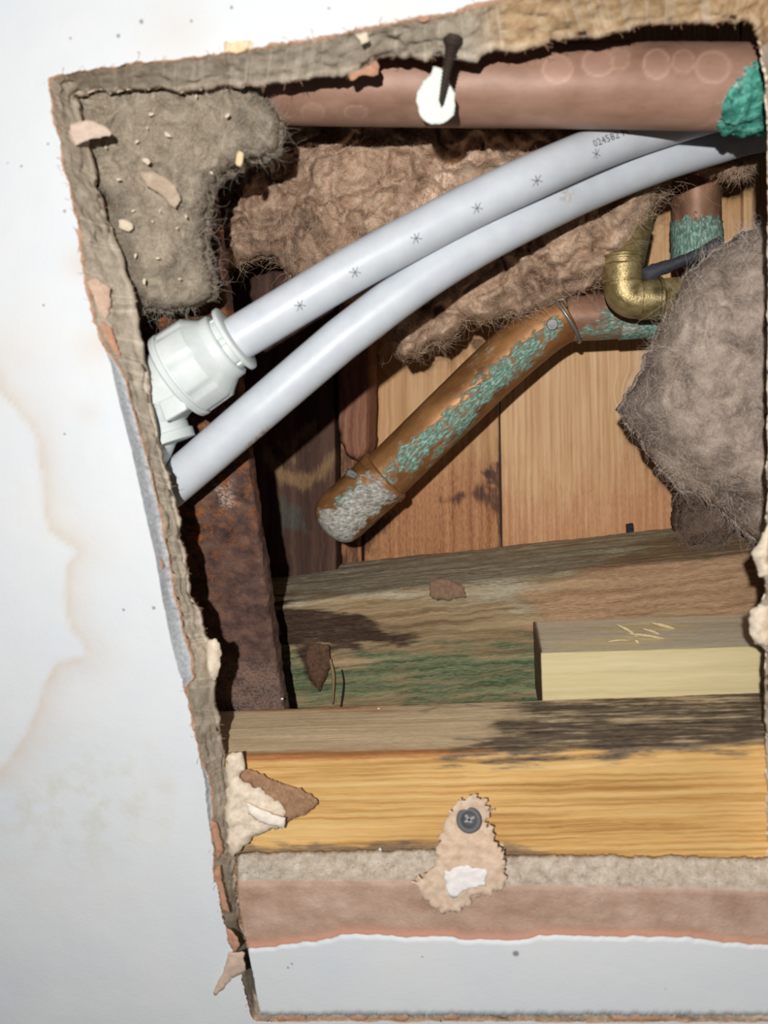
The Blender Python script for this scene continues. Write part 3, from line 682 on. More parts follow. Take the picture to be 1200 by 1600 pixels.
plank([(560,-120),(766,-120),(785,1000),(570,1000)], PLA, {
    'm1': lambda p, w_: sstep(650, 790, p[:, 1] + 26 * fbm(w_ * np.array([1, .3, 1]), 12, 3, .5, 72)) * .95,
    'm2': lambda p, w_: np.clip(reg([(752,735),(788,722),(788,758),(768,762)], 8, 8, 4, 73)(p, w_) + .8 * reg([(690,785),(720,770),(775,760),(782,835),(770,800),(740,780)], 12, 14, 6, 74, (1, .3, 1))(p, w_) + .8 * reg([(560,780),(615,800),(600,835),(575,865),(560,860)], 12, 8, 6, 75)(p, w_) + .7 * np.exp(-((p[:, 0] - 782) / 5) ** 2), 0, 1)}, 'knotty reddish board beside the brown post')
plank([(768.5,-120),(1154,-120),(1165,1000),(787.5,1000)], PLB, {
    'm1': lambda p, w_: np.clip(sstep(640, 860, p[:, 1] + 30 * fbm(w_, 14, 3, .5, 76)) * .8 + .3 * sstep(900, 1050, p[:, 0]), 0, 1)}, 'wide pale board with fine straight grain')
plank([(1158,-120),(1420,-120),(1420,1000),(1169,1000)], PLB, {'m1': zero})
plank([(120,-120),(556,-120),(566,1000),(120,1000)], PLA, {'m1': lambda p, w_: 1 + 0 * p[:, 0], 'm2': lambda p, w_: .6 + 0 * p[:, 0]})
DK = m_flat('unseen_deck', (60, 50, 42), .9)  # unseen dark deck boards, added so no world light leaks into the void
for (a, b) in [(-2400, 116), (1424, 3600)]:
    box('plank', [(a,-2000),(b,-2000),(b,4000),(a,4000)], 186, 206, DK, floor, r=1, step=(300, 300, 10))
box('plank', [(118,-2000),(1422,-2000),(1422,-124),(118,-124)], 186, 206, DK, floor, r=1, step=(300, 300, 10))
box('plank', [(118,1004),(1422,1004),(1422,4000),(118,4000)], 186, 206, DK, floor, r=1, step=(300, 300, 10))

ng = box('nail_stub', [(979,820),(990,818),(993,850),(981,852)], 183.5, 187, m_flat('black_iron', (44, 42, 42), .8), floor, r=.5, step=(2, 2, 2))
# brown post and dark board at the left
POST = wood('post_brown', [(96, 62, 48), (134, 90, 70), (164, 118, 94)], 1, .3, 2.5, .75, [], .5, .0006, .8)
pp = sheet('timber_post', [(521,420),(582,420),(583,640),(582,700),(574,716),(556,724),(538,716),(526,690),(521,640)], 158, 26, POST, None, seed=81, amp=1.2, crinkle=.5)
tag(pp, 'short reddish brown wooden post with rounded end, behind the white pipes', 'timber')
DARK = wood('dark_board_stained', [(56, 40, 35), (84, 60, 50), (108, 80, 66)], 1, .2, 2.0, .8, [('m1', (112, 86, 60), (148, 120, 86), .6), ('m2', (66, 62, 56), (92, 86, 78), .6)], .5, .0006, .8)
db = box('dark_board', [(330,330),(519,330),(526,960),(330,960)], 164, 183, DARK, r=1.5, step=(1.6, 1.6, 6), disp=lambda lc: .3 * fbm(lc * .001, 7, 4, .6, 82), masks={
    'm1': lambda p, w_: np.clip(np.exp(-(np.abs(np.hypot((p[:, 0] - 470) / 52, (p[:, 1] - 690) / 62) - 1) / .2) ** 2) * sstep(690, 720, p[:, 1]) + .8 * reg([(440,690),(490,655),(500,660),(455,720)], 10, 8, 5, 83)(p, w_), 0, 1),
    'm2': reg([(430,780),(470,790),(480,830),(440,830)], 12, 10, 6, 84)})
tag(db, 'dark brown stained board with a tan ring mark, behind the rusty beam', 'board')

# ------------------------------------------------------------------ rusty steel beam
bx = lambda y: 440 - (1095 - y) * .139
bm_ = box('steel_beam', [(bx(-200) - 330, -200), (bx(-200), -200), (bx(1620), 1620), (bx(1620) - 330, 1620)], 61.5, 72, RUST, r=1.6, step=(1.3, 1.3, 2),
    disp=lambda lc: .7 * fbm(lc * .001, 9, 5, .62, 91) + .25 * fbm(lc * .001, 1.8, 3, .6, 92), masks={
    'm1': lambda p, w_: np.clip(sstep(930, 700, p[:, 1]) * .9 + .7 * np.exp(-((p[:, 0] - bx(p[:, 1]) + 100) / 28) ** 2) * sstep(1010, 900, p[:, 1]), 0, 1),
    'm2': lambda p, w_: np.clip(reg([(338,760),(360,755),(368,785),(350,790)], 10, 10, 4, 93)(p, w_) + .25 * sstep(1010, 1060, p[:, 1]), 0, 1)})
tag(bm_, 'rusty brown steel beam flange running down the left of the opening', 'beam')
xm = lambda y: bx(y) - 165
box('web', [(xm(-200) - 14, -200), (xm(-200) + 14, -200), (xm(1620) + 14, 1620), (xm(1620) - 14, 1620)], 71.5, 160, RUST, bm_, r=1, step=(5, 5, 8), masks={'m1': zero, 'm2': zero})

# ------------------------------------------------------------------ white plastic pipes
def stamp(pipe, frame, px_c, strokes_or_text, size, parent, name, th0=None):
    """ink laid on the pipe wall, letters or strokes in mm (x along, y up)"""
    path, T, N, B, s, r = frame
    tt = np.linspace(-1.3, 1.3, 81); surf = path[:, None] + (np.cos(tt)[None, :, None] * N[:, None] + np.sin(tt)[None, :, None] * B[:, None]) * (r * .001)[:, None, None]
    k_ = int(np.argmin(np.hypot(*(PX(surf.reshape(-1, 3)) - np.array(px_c)).T))); i0 = k_ // 81; t0 = tt[k_ % 81]; s0 = s[i0]
    if isinstance(strokes_or_text, str):
        cu = bpy.data.curves.new('ink', 'FONT'); cu.body = strokes_or_text; cu.size = size; cu.align_x = 'LEFT'; cu.resolution_u = 2; cu.space_character = 1.08
        to = bpy.data.objects.new('ink', cu); COL.objects.link(to); dg = bpy.context.evaluated_depsgraph_get()
        me = bpy.data.meshes.new_from_object(to.evaluated_get(dg)); bpy.data.objects.remove(to)
        bm = bmesh.new(); bm.from_mesh(me); bmesh.ops.triangulate(bm, faces=bm.faces); bmesh.ops.subdivide_edges(bm, edges=bm.edges, cuts=3, use_grid_fill=True); bm.to_mesh(me); bm.free()
        v = np.array([x.co[:] for x in me.vertices]); f = [list(p.vertices) for p in me.polygons]
    else:
        v = []; f = []
        for (x0, y0, x1, y1, wd) in strokes_or_text:
            d = np.array([x1 - x0, y1 - y0]); L = np.linalg.norm(d); nn = np.array([-d[1], d[0]]) / L * wd / 2; k = len(v); m = 5
            for t in np.linspace(0, 1, m):
                c_ = np.array([x0, y0]) + d * t; v += [(*(c_ + nn), 0), (*(c_ - nn), 0)]
            f += [[k + 2 * a, k + 2 * a + 1, k + 2 * a + 3, k + 2 * a + 2] for a in range(m - 1)]
        v = np.array(v)
    ss = s0 + v[:, 0]; th = t0 - v[:, 1] / r[i0]
    ip = lambda A: np.stack([np.interp(ss, s, A[:, k]) for k in range(3)], 1)
    pos = ip(path) + (np.cos(th)[:, None] * ip(N) + np.sin(th)[:, None] * ip(B)) * ((np.interp(ss, s, r) + .035) * .001)[:, None]
    return mk(name, pos, f, INK, parent, smooth=False)
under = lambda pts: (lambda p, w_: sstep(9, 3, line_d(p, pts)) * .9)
up, fr = tube('white_pipe', [(340,548,29),(372,529,30),(466,472,33),(556,418,36),(650,367,39),(742,319,42),(836,275,46),(930,234,57),(1010,205,66),(1100,178,72),(1250,140,76),(1420,105,76)], [7.7, 7.7, 7.6, 7.3, 7.2, 7.2], PIPEW, segs=48, masks={'m1': zero})
tag(up, 'upper white plastic pipe printed with asterisks and a number, ending in the fitting', 'pipe')
AST = [(0, -.62, 0, .62, .17), (-.62, .42, -.08, 0, .13), (-.62, -.42, -.08, 0, .13), (.62, .42, .08, 0, .13), (.62, -.42, .08, 0, .13), (-.2, 0, .2, 0, .13)]
AST = [tuple(np.array(a[:4]) * 2.7) + (.26 if i == 0 else .2,) for i, a in enumerate(AST)]
for c_ in [(466,479),(556,425),(650,373),(742,326),(836,283),(931,241)]: stamp(up, fr, c_, AST, 1, up, 'printed_mark')
stamp(up, fr, (929, 230), '024582 M', 3.5, up, 'printed_number')
lp, fr2 = tube('white_pipe', [(120,880,36),(230,790,36),(285,744,37),(400,645,38),(513,548,41),(550,518,42),(650,443,46),(740,386,50),(833,337,56),(930,292,69),(1033,252,79),(1120,225,86),(1200,204,90),(1420,170,92)], [7.8, 7.8, 7.7, 7.4, 7.2, 7.2], PIPEW, segs=48,
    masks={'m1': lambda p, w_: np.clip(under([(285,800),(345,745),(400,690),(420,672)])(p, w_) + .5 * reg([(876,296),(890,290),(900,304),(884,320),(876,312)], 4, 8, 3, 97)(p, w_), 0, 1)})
tag(lp, 'lower white plastic pipe passing under the fitting and over the rusty beam', 'pipe')

# push-fit elbow on the upper pipe
Ax = P(278, 590, 29.5); Bx = P(370, 527.5, 30.2)
rib = lambda a, t: 1 + (.03 * (1 if (math.degrees(a) % 45) < 36 else -0.4) if 3 < t < 13.2 else 0)
fit = bpy.data.objects.new('pipe_fitting', None); COL.objects.link(fit); fit.location = Ax; tag(fit, 'white plastic push-fit elbow with ribbed collar on the upper pipe end', 'fitting')
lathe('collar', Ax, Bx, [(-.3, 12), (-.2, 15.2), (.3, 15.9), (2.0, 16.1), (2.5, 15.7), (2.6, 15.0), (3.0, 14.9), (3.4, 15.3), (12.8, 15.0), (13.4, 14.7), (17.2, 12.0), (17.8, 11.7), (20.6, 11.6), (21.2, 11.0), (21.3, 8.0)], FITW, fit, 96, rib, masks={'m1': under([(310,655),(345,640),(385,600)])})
lathe('collet', Ax, Bx, [(20.6, 8), (20.8, 9.6), (23.4, 9.6), (23.6, 11.2), (23.9, 11.9), (25.2, 11.9), (25.6, 11.3), (25.7, 7.9)], FITW, fit, 64, lambda a, t: 1 - (.12 if t < 23.5 and (math.degrees(a) % 60) < 6 else 0), masks={'m1': zero})
tube('elbow_body', [(292,580,29.5),(262,602,29.8),(240,632,30.5),(222,680,31),(205,730,31)], [12, 12.2, 12.4, 12.0, 11.6], FITW, fit, 48, masks={'m1': zero})
lathe('body_rim', P(250,700,31), P(232,655,31), [(0, 11), (.2, 13.4), (3.5, 13.6), (3.8, 12.6), (7, 12.6), (7.2, 11)], FITW, fit, 64, masks={'m1': zero})
box('latch_tab', [(246,628),(282,612),(292,640),(258,660)], 17.6, 24, FITW, fit, r=.8, step=(2, 2, 2), masks={'m1': zero})

# ------------------------------------------------------------------ copper pipes
def rings(p, w_):
    m = 0
    for (x, y, rx, ry, k) in [(871,108,22,21,.5),(935,98,24,20,.5),(968,92,16,16,.4),(1026,100,20,22,.5),(1068,96,17,17,.4),(1114,105,26,24,.45),(488,176,17,14,.35),(556,175,18,10,.4),(440,185,12,8,.3)]:
        d = np.hypot((p[:, 0] - x) / rx, (p[:, 1] - y) / ry); m = np.maximum(m, k * np.maximum(.35 * sstep(1.05, .9, d), np.exp(-((d - 1) * 9) ** 2)))
    m = np.maximum(m, .5 * np.exp(-((p[:, 1] - (215 - (p[:, 0] - 1040) * .38) - 4) / 7.0) ** 2) * sstep(1000, 1060, p[:, 0]) * sstep(1150, 1100, p[:, 0]))
    m = np.maximum(m, .30 * sstep(176, 196, p[:, 1] + 5 * fbm(w_, 6, 3, .5, 101)))
    return m
ct, frc = tube('copper_pipe', [(385,131,43),(600,133,43),(800,134,43),(1000,135,43),(1190,138,43),(1500,143,43)], 12.7, COPTOP, segs=112, step=.8,
    masks={'m1': lambda p, w_: reg([(1118,215),(1128,160),(1165,105),(1230,80),(1230,215)], 8, 8, 4, 102)(p, w_), 'm2': zero, 'm3': rings}, disp=lambda w_, p: .05 * fbm(w_, 9, 2))
tag(ct, 'thick dull brown copper pipe along the top of the opening', 'pipe')
vm = reg([(1122,212),(1130,165),(1148,135),(1166,108),(1195,88),(1260,84),(1260,215)], 9, 12, 4, 103)
vc, _ = tube('verdigris_crust', [(1090,136.5,43),(1190,138,43),(1280,139.5,43)], 12.7, VERD, ct, 110, .5, disp=lambda w_, p: -1.0 + vm(p, w_) * (2.1 + 1.6 * fbm(w_, 5, 5, .6, 104)))
vc['label'] = 'turquoise crust at the right end'

CPM = {'m1': lambda p, w_: np.clip(.8 * reg([(596,742),(632,700),(694,646),(752,590),(830,522),(862,500),(872,522),(806,592),(742,648),(696,698),(640,738),(610,752)], 11, 15, 4, 111, (.6, .6, 1))(p, w_) + .4 * reg([(730,570),(770,540),(775,556),(740,582)], 8, 8, 4, 112)(p, w_), 0, 1),
       'm2': reg([(560,735),(600,780),(620,772),(596,748)], 6, 8, 4, 113), 'm3': zero}
cs, frs = tube('copper_pipe', [(596,749,123),(615,731,123.5),(700,648,124),(778,573,125),(845,515,125),(884,490,125)], 12.2, COPPER, segs=72, step=.8, masks=CPM, disp=lambda w_, p: .08 * fbm(w_, 12, 2, .5, 5))
tag(cs, 'slanting copper pipe with a turquoise streak and a corroded capped end', 'pipe')
Ac = P(604, 741, 123); Bc = P(516, 822, 122)
capm = {'m1': reg([(540,800),(570,770),(560,760),(520,790)], 10, 12, 4, 116), 'm2': lambda p, w_: np.clip(reg([(474,826),(500,806),(535,790),(560,756),(590,738),(618,778),(590,802),(562,826),(540,866),(500,862),(478,842)], 9, 14, 4, 114)(p, w_), 0, 1), 'm3': zero}
prof = [(0, 12), (.2, 13.0), (.8, 13.6), (3.8, 13.7), (4.6, 13.1), (6, 13.0)] + [(6 + i, 13.0) for i in range(1, 23)] + [(30, 12.8), (32.5, 12.2), (34.8, 10.9), (36.4, 9.0), (37.6, 6.4), (38.2, 3.4), (38.4, .1)]; prof = [(a * 1.04, b * 1.03) for a, b in prof]
cap = lathe('end_cap', Ac, Bc, prof, COPPER, cs, 64, lambda a, t: 1 + .012 * math.sin(5 * a + t) * (1 if t < 6 else .4), masks=capm); cap['label'] = 'grey corroded end cap'
chunk('solder_lump', 550, 741, 113, 6, 4, 4, m_flat('solder', (120, 114, 108), .6, .2), cs, 4, 3)
# wire ring and screw at the upper end
rc = P(880, 497, 125); pts_r = []
path_, T_, N_, B_, s_, r_ = frs
ring_pts = [np.array(rc) + T_[-1] * .0008 * math.sin(a) + (math.cos(a) * N_[-1] + math.sin(a) * B_[-1]) *   .0129 for a in np.linspace(-math.pi, math.pi, 44)]
rp = [(*PX(p[None])[0], (p[2] - CEIL) * 1000) for p in ring_pts]
tube('wire_ring', rp, .8, WIRE, cs, 10, 1.2)
lathe('screw', P(863, 507, 111.6), P(863, 507, 116), [(0, .2), (0.1, 2.2), (.8, 2.5), (1.4, 1.9), (4, 1.7)], FACESC, cs, 24)
tube('wire_tail', [(857,478,112),(868,470,110),(880,468,109),(886,480,110)], .5, WIRE, cs, 8, 1)
ch, _ = tube('copper_pipe', [(884,497,125),(930,495,125),(975,492,125),(1030,488,125),(1080,484,125)], 10.3, COPDARK, segs=56, step=.9, masks={'m1': lambda p, w_: np.clip(.6 * reg([(905,520),(930,505),(955,470),(968,490),(1040,505),(1040,530),(905,535)], 8, 12, 4, 121)(p, w_), 0, 1), 'm2': zero, 'm3': zero})
tag(ch, 'short level copper pipe behind the brass elbow, green at its lower edge', 'pipe')
lathe('coupling', P(966, 492.5, 125), P(1080, 484, 125), [(0, 10), (.2, 11), (12, 11), (12.4, 11.6), (22, 11.6), (22.2, 10)], COPDARK, ch, 48, masks={'m1': lambda p, w_: sstep(490, 515, p[:, 1]), 'm2': lambda p, w_: reg([(965,505),(1000,505),(1000,520),(965,520)], 5, 6, 3, 125)(p, w_), 'm3': zero})
cv, _ = tube('copper_pipe', [(1087,120,141),(1087,240,141),(1088,330,141),(1090,460,141)], 10.5, COPDARK, segs=64, step=.9, masks={'m1': reg([(1040,345),(1090,338),(1140,345),(1140,420),(1040,420)], 7, 14, 4, 122), 'm2': zero, 'm3': zero},
    disp=lambda w_, p: reg([(1040,350),(1140,350),(1140,420),(1040,420)], 8, 12, 4, 123)(p, w_) * (.6 + .4 * fbm(w_, 3, 4, .6, 124)))
tag(cv, 'upright copper pipe at upper right with a green corroded joint', 'pipe')
dc = sheet('pipe_clip', [(1001,420),(1022,410),(1048,404),(1085,390),(1128,366),(1138,380),(1100,402),(1058,420),(1012,442)], 92, 7, SLATE, None, seed=131, amp=1.5, crinkle=.25)
tag(dc, 'dark grey plastic strip lying across above the brass elbow', 'clip')

# brass elbow
be = bpy.data.objects.new('brass_elbow', None); COL.objects.link(be); be.location = P(978, 460, 96); tag(be, 'dull brass pipe elbow between the copper pipes at right', 'fitting')
mz = {'m1': lambda p, w_: .5 * sstep(480, 500, p[:, 1]) + .5 * sstep(1024, 1030, p[:, 0])}
tube('elbow_body', [(973,412,96),(973,440,96),(976,458,96),(988,467,96),(1004,468,96),(1024,467,96)], 7.6, BRASS, be, 48, .7, masks=mz)
lathe('collar', P(973, 414, 96), P(976, 340, 97), [(0, 6.27), (0.1, 7.97), (1.6, 7.97), (1.9, 7.34), (2.6, 7.34), (2.8, 7.88), (3.6, 7.79), (3.9, 6.8), (4.2, 5.37)], BRASS, be, 48, masks={'m1': zero})
lathe('neck', P(984, 408, 98), P(1000, 335, 112), [(0, 5.91), (24, 5.91), (24.2, 4.47)], BRASS, be, 40, masks={'m1': lambda p, w_: .3 + 0 * p[:, 0]})
lathe('band', P(972, 437, 96), P(972, 460, 96), [(0, 7.61), (0.1, 8.05), (1.0, 8.05), (1.1, 7.61)], BRASS, be, 48, masks={'m1': zero})
lathe('collar', P(999, 468, 96), P(1060, 466, 96), [(0, 7.52), (0.2, 8.14), (6.3, 8.23), (6.4, 7.34), (7.0, 7.34), (7.1, 8.59), (8.2, 8.59), (8.3, 7.16)], BRASS, be, 48, masks=mz)
lathe('hex_nut', P(1032, 466, 97), P(1090, 462, 98), [(0, 6.27), (0.3, 8.41), (9, 8.59), (9.3, 7.16), (18, 6.8), (18.2, 4.47)], BRASS, be, 6, smooth=False, masks={'m1': zero})

# ------------------------------------------------------------------ insulation
def wool(name, poly, h_edge, h_front, edge_px, mat, fib, amp, sc, step=3.6, seed=0, nf=9000, masks=None, back=14, fl=7, fr_=.035, warp=6, lab=None):
    o_ = ragged(poly, 5, 4.5, seed); x0, y0 = o_.min(0); x1, y1 = o_.max(0)
    xs = np.arange(x0 - step, x1 + step * 2, step); ys = np.arange(y0 - step, y1 + step * 2, step); nx, ny = len(xs), len(ys)
    gx, gy = np.meshgrid(xs, ys); g = np.stack([gx.ravel(), gy.ravel()], 1); sd, near = poly_sd(g, o_)
    ok = (sd > 0).reshape(ny, nx); cell = ok[:-1, :-1] | ok[1:, :-1] | ok[:-1, 1:] | ok[1:, 1:]
    p = np.where((sd <= 0)[:, None], near, g); sdp = np.maximum(sd, 0)
    dome = np.sqrt(1 - (1 - np.clip(sdp / edge_px, 0, 1)) ** 2)
    q = PN(p, h_front); q[:, 2] = seed
    wv = np.stack([fbm(q, sc * 1.6, 3, .5, seed + 1), fbm(q, sc * 1.6, 3, .5, seed + 2), np.zeros(len(q))], 1) * warp * .001
    n1 = fbm(q + wv, sc, 4, .5, seed + 3); rid = 1 - np.abs(fbm(q + wv * 1.4, sc * 1.2, 3, .5, seed + 4)) * 2
    d = (n1 * .75 - np.clip(rid, 0, 1) ** 3 * -.55) * amp + .12 * amp * fbm(q, sc * .22, 3, .6, seed + 6)
    crease = np.clip(rid - .55, 0, 1) * 2
    h = h_edge + (h_front - h_edge) * dome + d * (.25 + .75 * dome)
    front = PN(p, h); bk = PN(p, h_edge + back * (.2 + .8 * dome))
    # keep the back straight above the front
    bk[:, :2] = front[:, :2] + (bk[:, :2] - front[:, :2]) * .2
    used = np.zeros(ny * nx, bool); f = []
    J, I = np.nonzero(cell)
    for j, i in zip(J, I):
        a = j * nx + i; qd = (a, a + nx, a + nx + 1, a + 1); f.append(qd); used[list(qd)] = True
    mp = -np.ones(ny * nx, int); idx = np.nonzero(used)[0]; mp[idx] = np.arange(len(idx)); M_ = len(idx)
    f0 = [tuple(mp[list(t)]) for t in f]; bd = {}
    for t in f0:
        for a, b in zip(t, t[1:] + t[:1]):
            if (b, a) in bd: del bd[(b, a)]
            else: bd[(a, b)] = 1
    ff = f0 + [tuple(M_ + k for k in t[::-1]) for t in f0] + [(b, a, M_ + a, M_ + b) for a, b in bd]
    wp = np.vstack([front[idx], bk[idx]]); px = np.vstack([p[idx], p[idx]])
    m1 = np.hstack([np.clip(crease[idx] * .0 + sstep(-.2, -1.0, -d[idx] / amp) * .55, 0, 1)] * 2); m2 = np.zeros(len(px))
    if masks:
        if 'm1' in masks: m1 = np.clip(m1 + masks['m1'](px, wp), 0, 1)
        if 'm2' in masks: m2 = masks['m2'](px, wp)
    ob = fix_normals(mk(name, wp, ff, mat, None, {'m1': m1, 'm2': m2}))
    if nf:
        np_ = 7; pick = RNG.choice(M_, nf); on_edge = np.zeros(M_, bool); on_edge[[a for e in bd for a in e]] = True
        eds = np.nonzero(on_edge)[0]; ne = int(nf * .22); pick[:ne] = RNG.choice(eds, ne)
        st = front[idx][pick] + RNG.normal(0, .0006, (nf, 3)) * (1, 1, .3)
        dr = RNG.normal(size=(nf, 3)) * (1, 1, .35); dr[:, 2] -= .25
        # fibres comb along the local folds
        ang = fbm(st, 14, 2, .5, seed + 9) * 4; comb = np.stack([np.cos(ang), np.sin(ang), 0 * ang], 1); dr = dr * .6 + comb * 1.0
        dr /= np.linalg.norm(dr, axis=1)[:, None]
        ln = RNG.gamma(3, fl / 3, nf) * .001; P_ = np.zeros((nf, np_, 3)); P_[:, 0] = st; cur = dr
        for k in range(1, np_):
            cur = cur + RNG.normal(0, .38, (nf, 3)) * (1, 1, .5); cur /= np.linalg.norm(cur, axis=1)[:, None]
            P_[:, k] = P_[:, k - 1] + cur * (ln / np_)[:, None]
        hc = bpy.data.hair_curves.new('loose_fibres'); hc.add_curves([np_] * nf)
        hc.position_data.foreach_set('vector', (P_.reshape(-1, 3) - np.array(ob.location)).astype(np.float32).ravel())
        ra = hc.attributes.get('radius') or hc.attributes.new('radius', 'FLOAT', 'POINT')
        rad = np.tile(np.linspace(1, .35, np_), nf) * fr_ * .001 * np.repeat(RNG.uniform(.5, 1.3, nf), np_)
        ra.data.foreach_set('value', rad.astype(np.float32)); hc.materials.append(fib)
        ho = bpy.data.objects.new('loose_fibres', hc); COL.objects.link(ho); ho.parent = ob; ho['kind'] = 'stuff'
    return ob
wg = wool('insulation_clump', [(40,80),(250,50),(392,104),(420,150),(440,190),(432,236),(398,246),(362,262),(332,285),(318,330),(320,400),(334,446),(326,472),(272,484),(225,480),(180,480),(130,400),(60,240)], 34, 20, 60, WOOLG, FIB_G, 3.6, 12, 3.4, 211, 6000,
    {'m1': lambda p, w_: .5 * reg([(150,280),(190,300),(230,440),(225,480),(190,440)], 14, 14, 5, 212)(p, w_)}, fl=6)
tag(wg, 'dusty grey insulation clump in the upper left corner of the opening', 'insulation')
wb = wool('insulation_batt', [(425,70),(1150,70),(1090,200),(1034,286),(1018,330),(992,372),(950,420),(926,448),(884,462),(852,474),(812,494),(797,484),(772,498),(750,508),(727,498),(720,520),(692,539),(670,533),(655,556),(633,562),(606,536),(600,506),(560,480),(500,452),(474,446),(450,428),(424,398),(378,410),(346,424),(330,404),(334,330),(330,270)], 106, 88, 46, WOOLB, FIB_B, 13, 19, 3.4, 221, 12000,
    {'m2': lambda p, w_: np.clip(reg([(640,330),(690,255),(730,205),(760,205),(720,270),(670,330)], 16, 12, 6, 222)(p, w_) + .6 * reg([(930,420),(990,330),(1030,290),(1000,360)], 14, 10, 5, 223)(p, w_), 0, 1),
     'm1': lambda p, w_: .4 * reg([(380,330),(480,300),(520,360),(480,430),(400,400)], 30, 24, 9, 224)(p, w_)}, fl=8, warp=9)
tag(wb, 'brown mineral wool batt tucked behind the white pipes', 'insulation')
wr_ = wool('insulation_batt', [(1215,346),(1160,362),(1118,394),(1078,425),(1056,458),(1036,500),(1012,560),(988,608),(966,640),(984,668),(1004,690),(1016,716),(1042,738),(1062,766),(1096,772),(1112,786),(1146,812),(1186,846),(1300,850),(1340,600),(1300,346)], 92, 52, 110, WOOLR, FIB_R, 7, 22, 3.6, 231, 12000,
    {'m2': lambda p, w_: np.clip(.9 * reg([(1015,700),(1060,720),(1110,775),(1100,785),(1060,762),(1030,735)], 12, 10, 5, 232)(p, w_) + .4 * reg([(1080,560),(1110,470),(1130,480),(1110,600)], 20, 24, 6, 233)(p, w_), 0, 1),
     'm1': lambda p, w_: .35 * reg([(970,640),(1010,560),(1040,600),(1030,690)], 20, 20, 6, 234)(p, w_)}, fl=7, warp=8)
tag(wr_, 'grey brown mineral wool batt bulging in from the right edge', 'insulation')
wd_ = wool('insulation_clump', [(1062,775),(1100,762),(1146,790),(1150,832),(1124,852),(1080,850),(1056,830)], 124, 104, 26, WOOLD, FIB_D, 4, 10, 3, 241, 4500, fl=4)
tag(wd_, 'dark brown fluffy insulation clump sitting on the joist under the right batt', 'insulation')
ws = wool('insulation_clump', [(1090,262),(1128,246),(1178,236),(1200,240),(1176,262),(1156,276),(1120,272)], 122, 108, 16, WOOLB, FIB_B, 3, 9, 3, 251, 1600, fl=4)
tag(ws, 'small brown insulation tuft under the lower white pipe near the right edge', 'insulation')

# ------------------------------------------------------------------ screws, scraps and crumbs
def screw(name, A, B, L, head=True):
    r = bpy.data.objects.new(name, None); COL.objects.link(r); r.location = A
    T = np.array(B) - np.array(A); T /= np.linalg.norm(T); A = np.array(A)
    return r, A, T
s1, A, T = screw('drywall_screw', P(733, 1281, 4.2), P(733, 1281, 40), 35)
hd = lathe('head', A, A + T * .01, [(0.6, .05), (0.5, 1.6), (.25, 2.4), (0, 3.6), (.2, 4.25), (.9, 4.3), (2.2, 3.0), (4, 2.0)], BLACKM, s1, 48)
Rm = PN([(733, 1281)], 4.3)[0]
def slot(a, l, wd):
    d = np.array([math.cos(a), math.sin(a), 0]); n_ = np.array([-d[1], d[0], 0]); c0 = A + T * .0002
    v = []
    for z in (-.00018, .0003):
        for (i, j) in ((-1, -1), (1, -1), (1, 1), (-1, 1)): v.append(c0 + d * l * i * .001 + n_ * wd * j * .001 + T * z)
    mk('cross_slot', v, [(0, 1, 2, 3), (4, 7, 6, 5), (0, 4, 5, 1), (1, 5, 6, 2), (2, 6, 7, 3), (3, 7, 4, 0)], CROSS, s1, smooth=False)
slot(.95, 2.1, .42); slot(.95 + math.pi / 2, 2.1, .42)
lathe('shank', A, A + T * .01, [(3.5, 2.0)] + [(4 + .5 * i, 1.9 if i % 2 else 1.35) for i in range(46)] + [(28, .1)], BLACKM, s1, 16)
tag(s1, 'black cross-head screw holding the torn scrap to the yellow batten', 'screw')
def sc_h(p): return np.interp(p[:, 1], [1240, 1290, 1318, 1345, 1380, 1430], [6.0, 5.6, 4.0, -1.0, -1.6, -2.2]) + (p[:, 0] - 720) * .008
sp = sheet('plasterboard_scrap', [(734,1244),(750,1249),(772,1268),(758,1285),(775,1309),(787,1343),(789,1387),(765,1399),(736,1401),(734,1413),(712,1428),(680,1423),(663,1401),(642,1380),(663,1372),(683,1348),(680,1334),(688,1314),(683,1309),(700,1280),(709,1259),(721,1249)], 5, 1.3, m_paper('scrap_paper', (186, 158, 134), (216, 194, 172)), None, sc_h, 2.4, amp=3, seed=141, crinkle=.7, hf=7)
tag(sp, 'torn tan plasterboard scrap hanging from the black screw over the brown strip', 'plasterboard')
ptch = sheet('paint_patch', [(694,1362),(730,1352),(762,1360),(758,1384),(726,1392),(714,1404),(698,1396)], 0, .25, m_plaster('patch_white', (216, 208, 204), (232, 226, 224)), sp, lambda p: sc_h(p) - .9, 3.2, amp=3, seed=142, crinkle=.45)
ptch['label'] = 'white painted patch'
s2, A, T = screw('drywall_screw', P(706, 70, 9), P(690, 150, 9), 20)
lathe('head', A - T * .002, A, [(0, .1), (.1, 3.0), (1.2, 3.1), (2.6, 1.9)], SCREWM, s2, 24)
lathe('shank', A, A + T * .01, [(0, 2.1)] + [(.5 + .5 * i, (2.0 if i % 2 else 1.5) * (1 - i * .022)) for i in range(30)] + [(16.2, .1)], SCREWM, s2, 16)
tag(s2, 'rusty dark screw pointing down over the white flake on the copper pipe', 'screw')
fl = sheet('plaster_flake', [(672,116),(676,104),(700,108),(702,128),(711,146),(712,164),(708,180),(693,191),(673,194),(662,188),(653,173),(650,157),(652,140),(662,127)], 14.6, 1.0, FLAKE, None, seed=143, amp=2, crinkle=.15, step=3)
tag(fl, 'oval white plaster flake stuck on the front of the top copper pipe', 'flake')
pl1 = sheet('paper_peeling', [(216,268),(232,266),(256,276),(274,290),(282,312),(274,326),(262,318),(246,300),(228,290)], 17, .5, m_paper('grey_paper', (160, 142, 122), (190, 172, 150)), None, seed=144, amp=1.5, crinkle=.9, hfun=lambda p: 16 + 0 * p[:, 0])
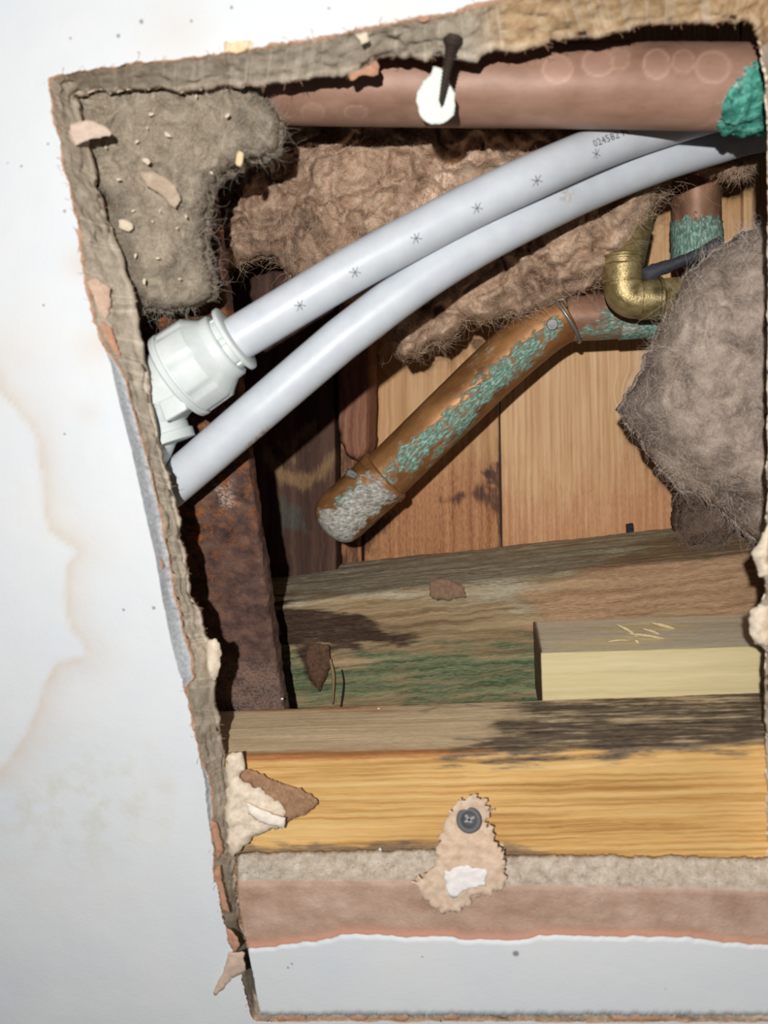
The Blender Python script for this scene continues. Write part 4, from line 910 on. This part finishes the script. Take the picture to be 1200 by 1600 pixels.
tag(pl1, 'curled strip of torn tan paper on the grey insulation clump', 'paper')
chp = chunk('wood_chip', 374, 248, 17, 2.6, 4.4, 1.3, CHIPC, seed=2); tag(chp, 'largest pale cream chip on the right side of the grey insulation', 'chip')
base = chunk('plaster_crumb', 196, 352, 17, 3.6, 5.2, 1.6, CRUMB, seed=3); tag(base, 'biggest pale plaster crumb beside the left cut edge on the grey insulation', 'crumb')
proto = chunk('plaster_crumb', 229, 252, 16.5, 1.8, 3.4, 1.0, CRUMB, seed=5, sub=1)
tag(proto, 'small pale plaster crumb caught in the grey insulation clump', 'crumb', 'crumbs on the grey insulation')
for k, (x, y) in enumerate([(224,136),(306,150),(236,178),(230,200),(214,222),(330,270),(165,230),(185,280),(250,330),(208,330),(238,346),(276,356),(206,446),(226,440),(280,436),(290,338),(355,180),(262,210),(212,400),(246,404)]):
    o = proto.copy(); COL.objects.link(o); o.location = P(x, y, 17.2); o.rotation_euler = (0, 0, k * 1.3); f_ = .3 + .5 * random.random(); o.scale = (f_, f_ * .9, f_)
wc = chunk('plaster_crumb', 784, 1321, 14, 1.5, 1.3, 1.2, m_plaster('crumb_white', (225, 220, 214), (240, 238, 234)), seed=8, sub=1)
tag(wc, 'white crumb on the batten just right of the hanging scrap', 'crumb')
for k, (x, y, lab) in enumerate([(594, 1327, 'white crumb on the lower lip of the yellow batten left of the scrap'), (388, 1317, 'white crumb below the cream gypsum lump at lower left'), (441, 1092, 'white crumb at the foot of the rusty beam'), (592, 1108, 'white crumb on the grey top of the yellow batten')]):
    o = wc.copy(); COL.objects.link(o); o.location = P(x, y, 14 if y > 1200 else 56); o.rotation_euler = (0, 0, k); o.scale = (.8,) * 3; o['label'] = lab
# frayed paper fibres along the cut
nf = 900; pk = RNG.choice(np.nonzero((R[:, 1] < 1595) & (R[:, 0] < 1225))[0], nf); st = np.where((RNG.random(nf) < .55)[:, None], rows[3][pk], rows[-3][pk]); np_ = 5
Pp = np.zeros((nf, np_, 3)); Pp[:, 0] = st; cur = RNG.normal(size=(nf, 3)) * (1, 1, .5)
for k in range(1, np_):
    cur = cur + RNG.normal(0, .4, (nf, 3)); cur /= np.linalg.norm(cur, axis=1)[:, None]; Pp[:, k] = Pp[:, k - 1] + cur * (RNG.gamma(2, .45, nf) * .001 / 2)[:, None]
hc = bpy.data.hair_curves.new('paper_fray'); hc.add_curves([np_] * nf); hc.position_data.foreach_set('vector', (Pp.reshape(-1, 3) - np.array(ceiling.location)).astype(np.float32).ravel())
ra = hc.attributes.get('radius') or hc.attributes.new('radius', 'FLOAT', 'POINT'); ra.data.foreach_set('value', np.full(nf * np_, .00005, np.float32)); hc.materials.append(FIB_P)
ho = bpy.data.objects.new('paper_fray', hc); COL.objects.link(ho); ho.parent = ceiling; ho['kind'] = 'stuff'
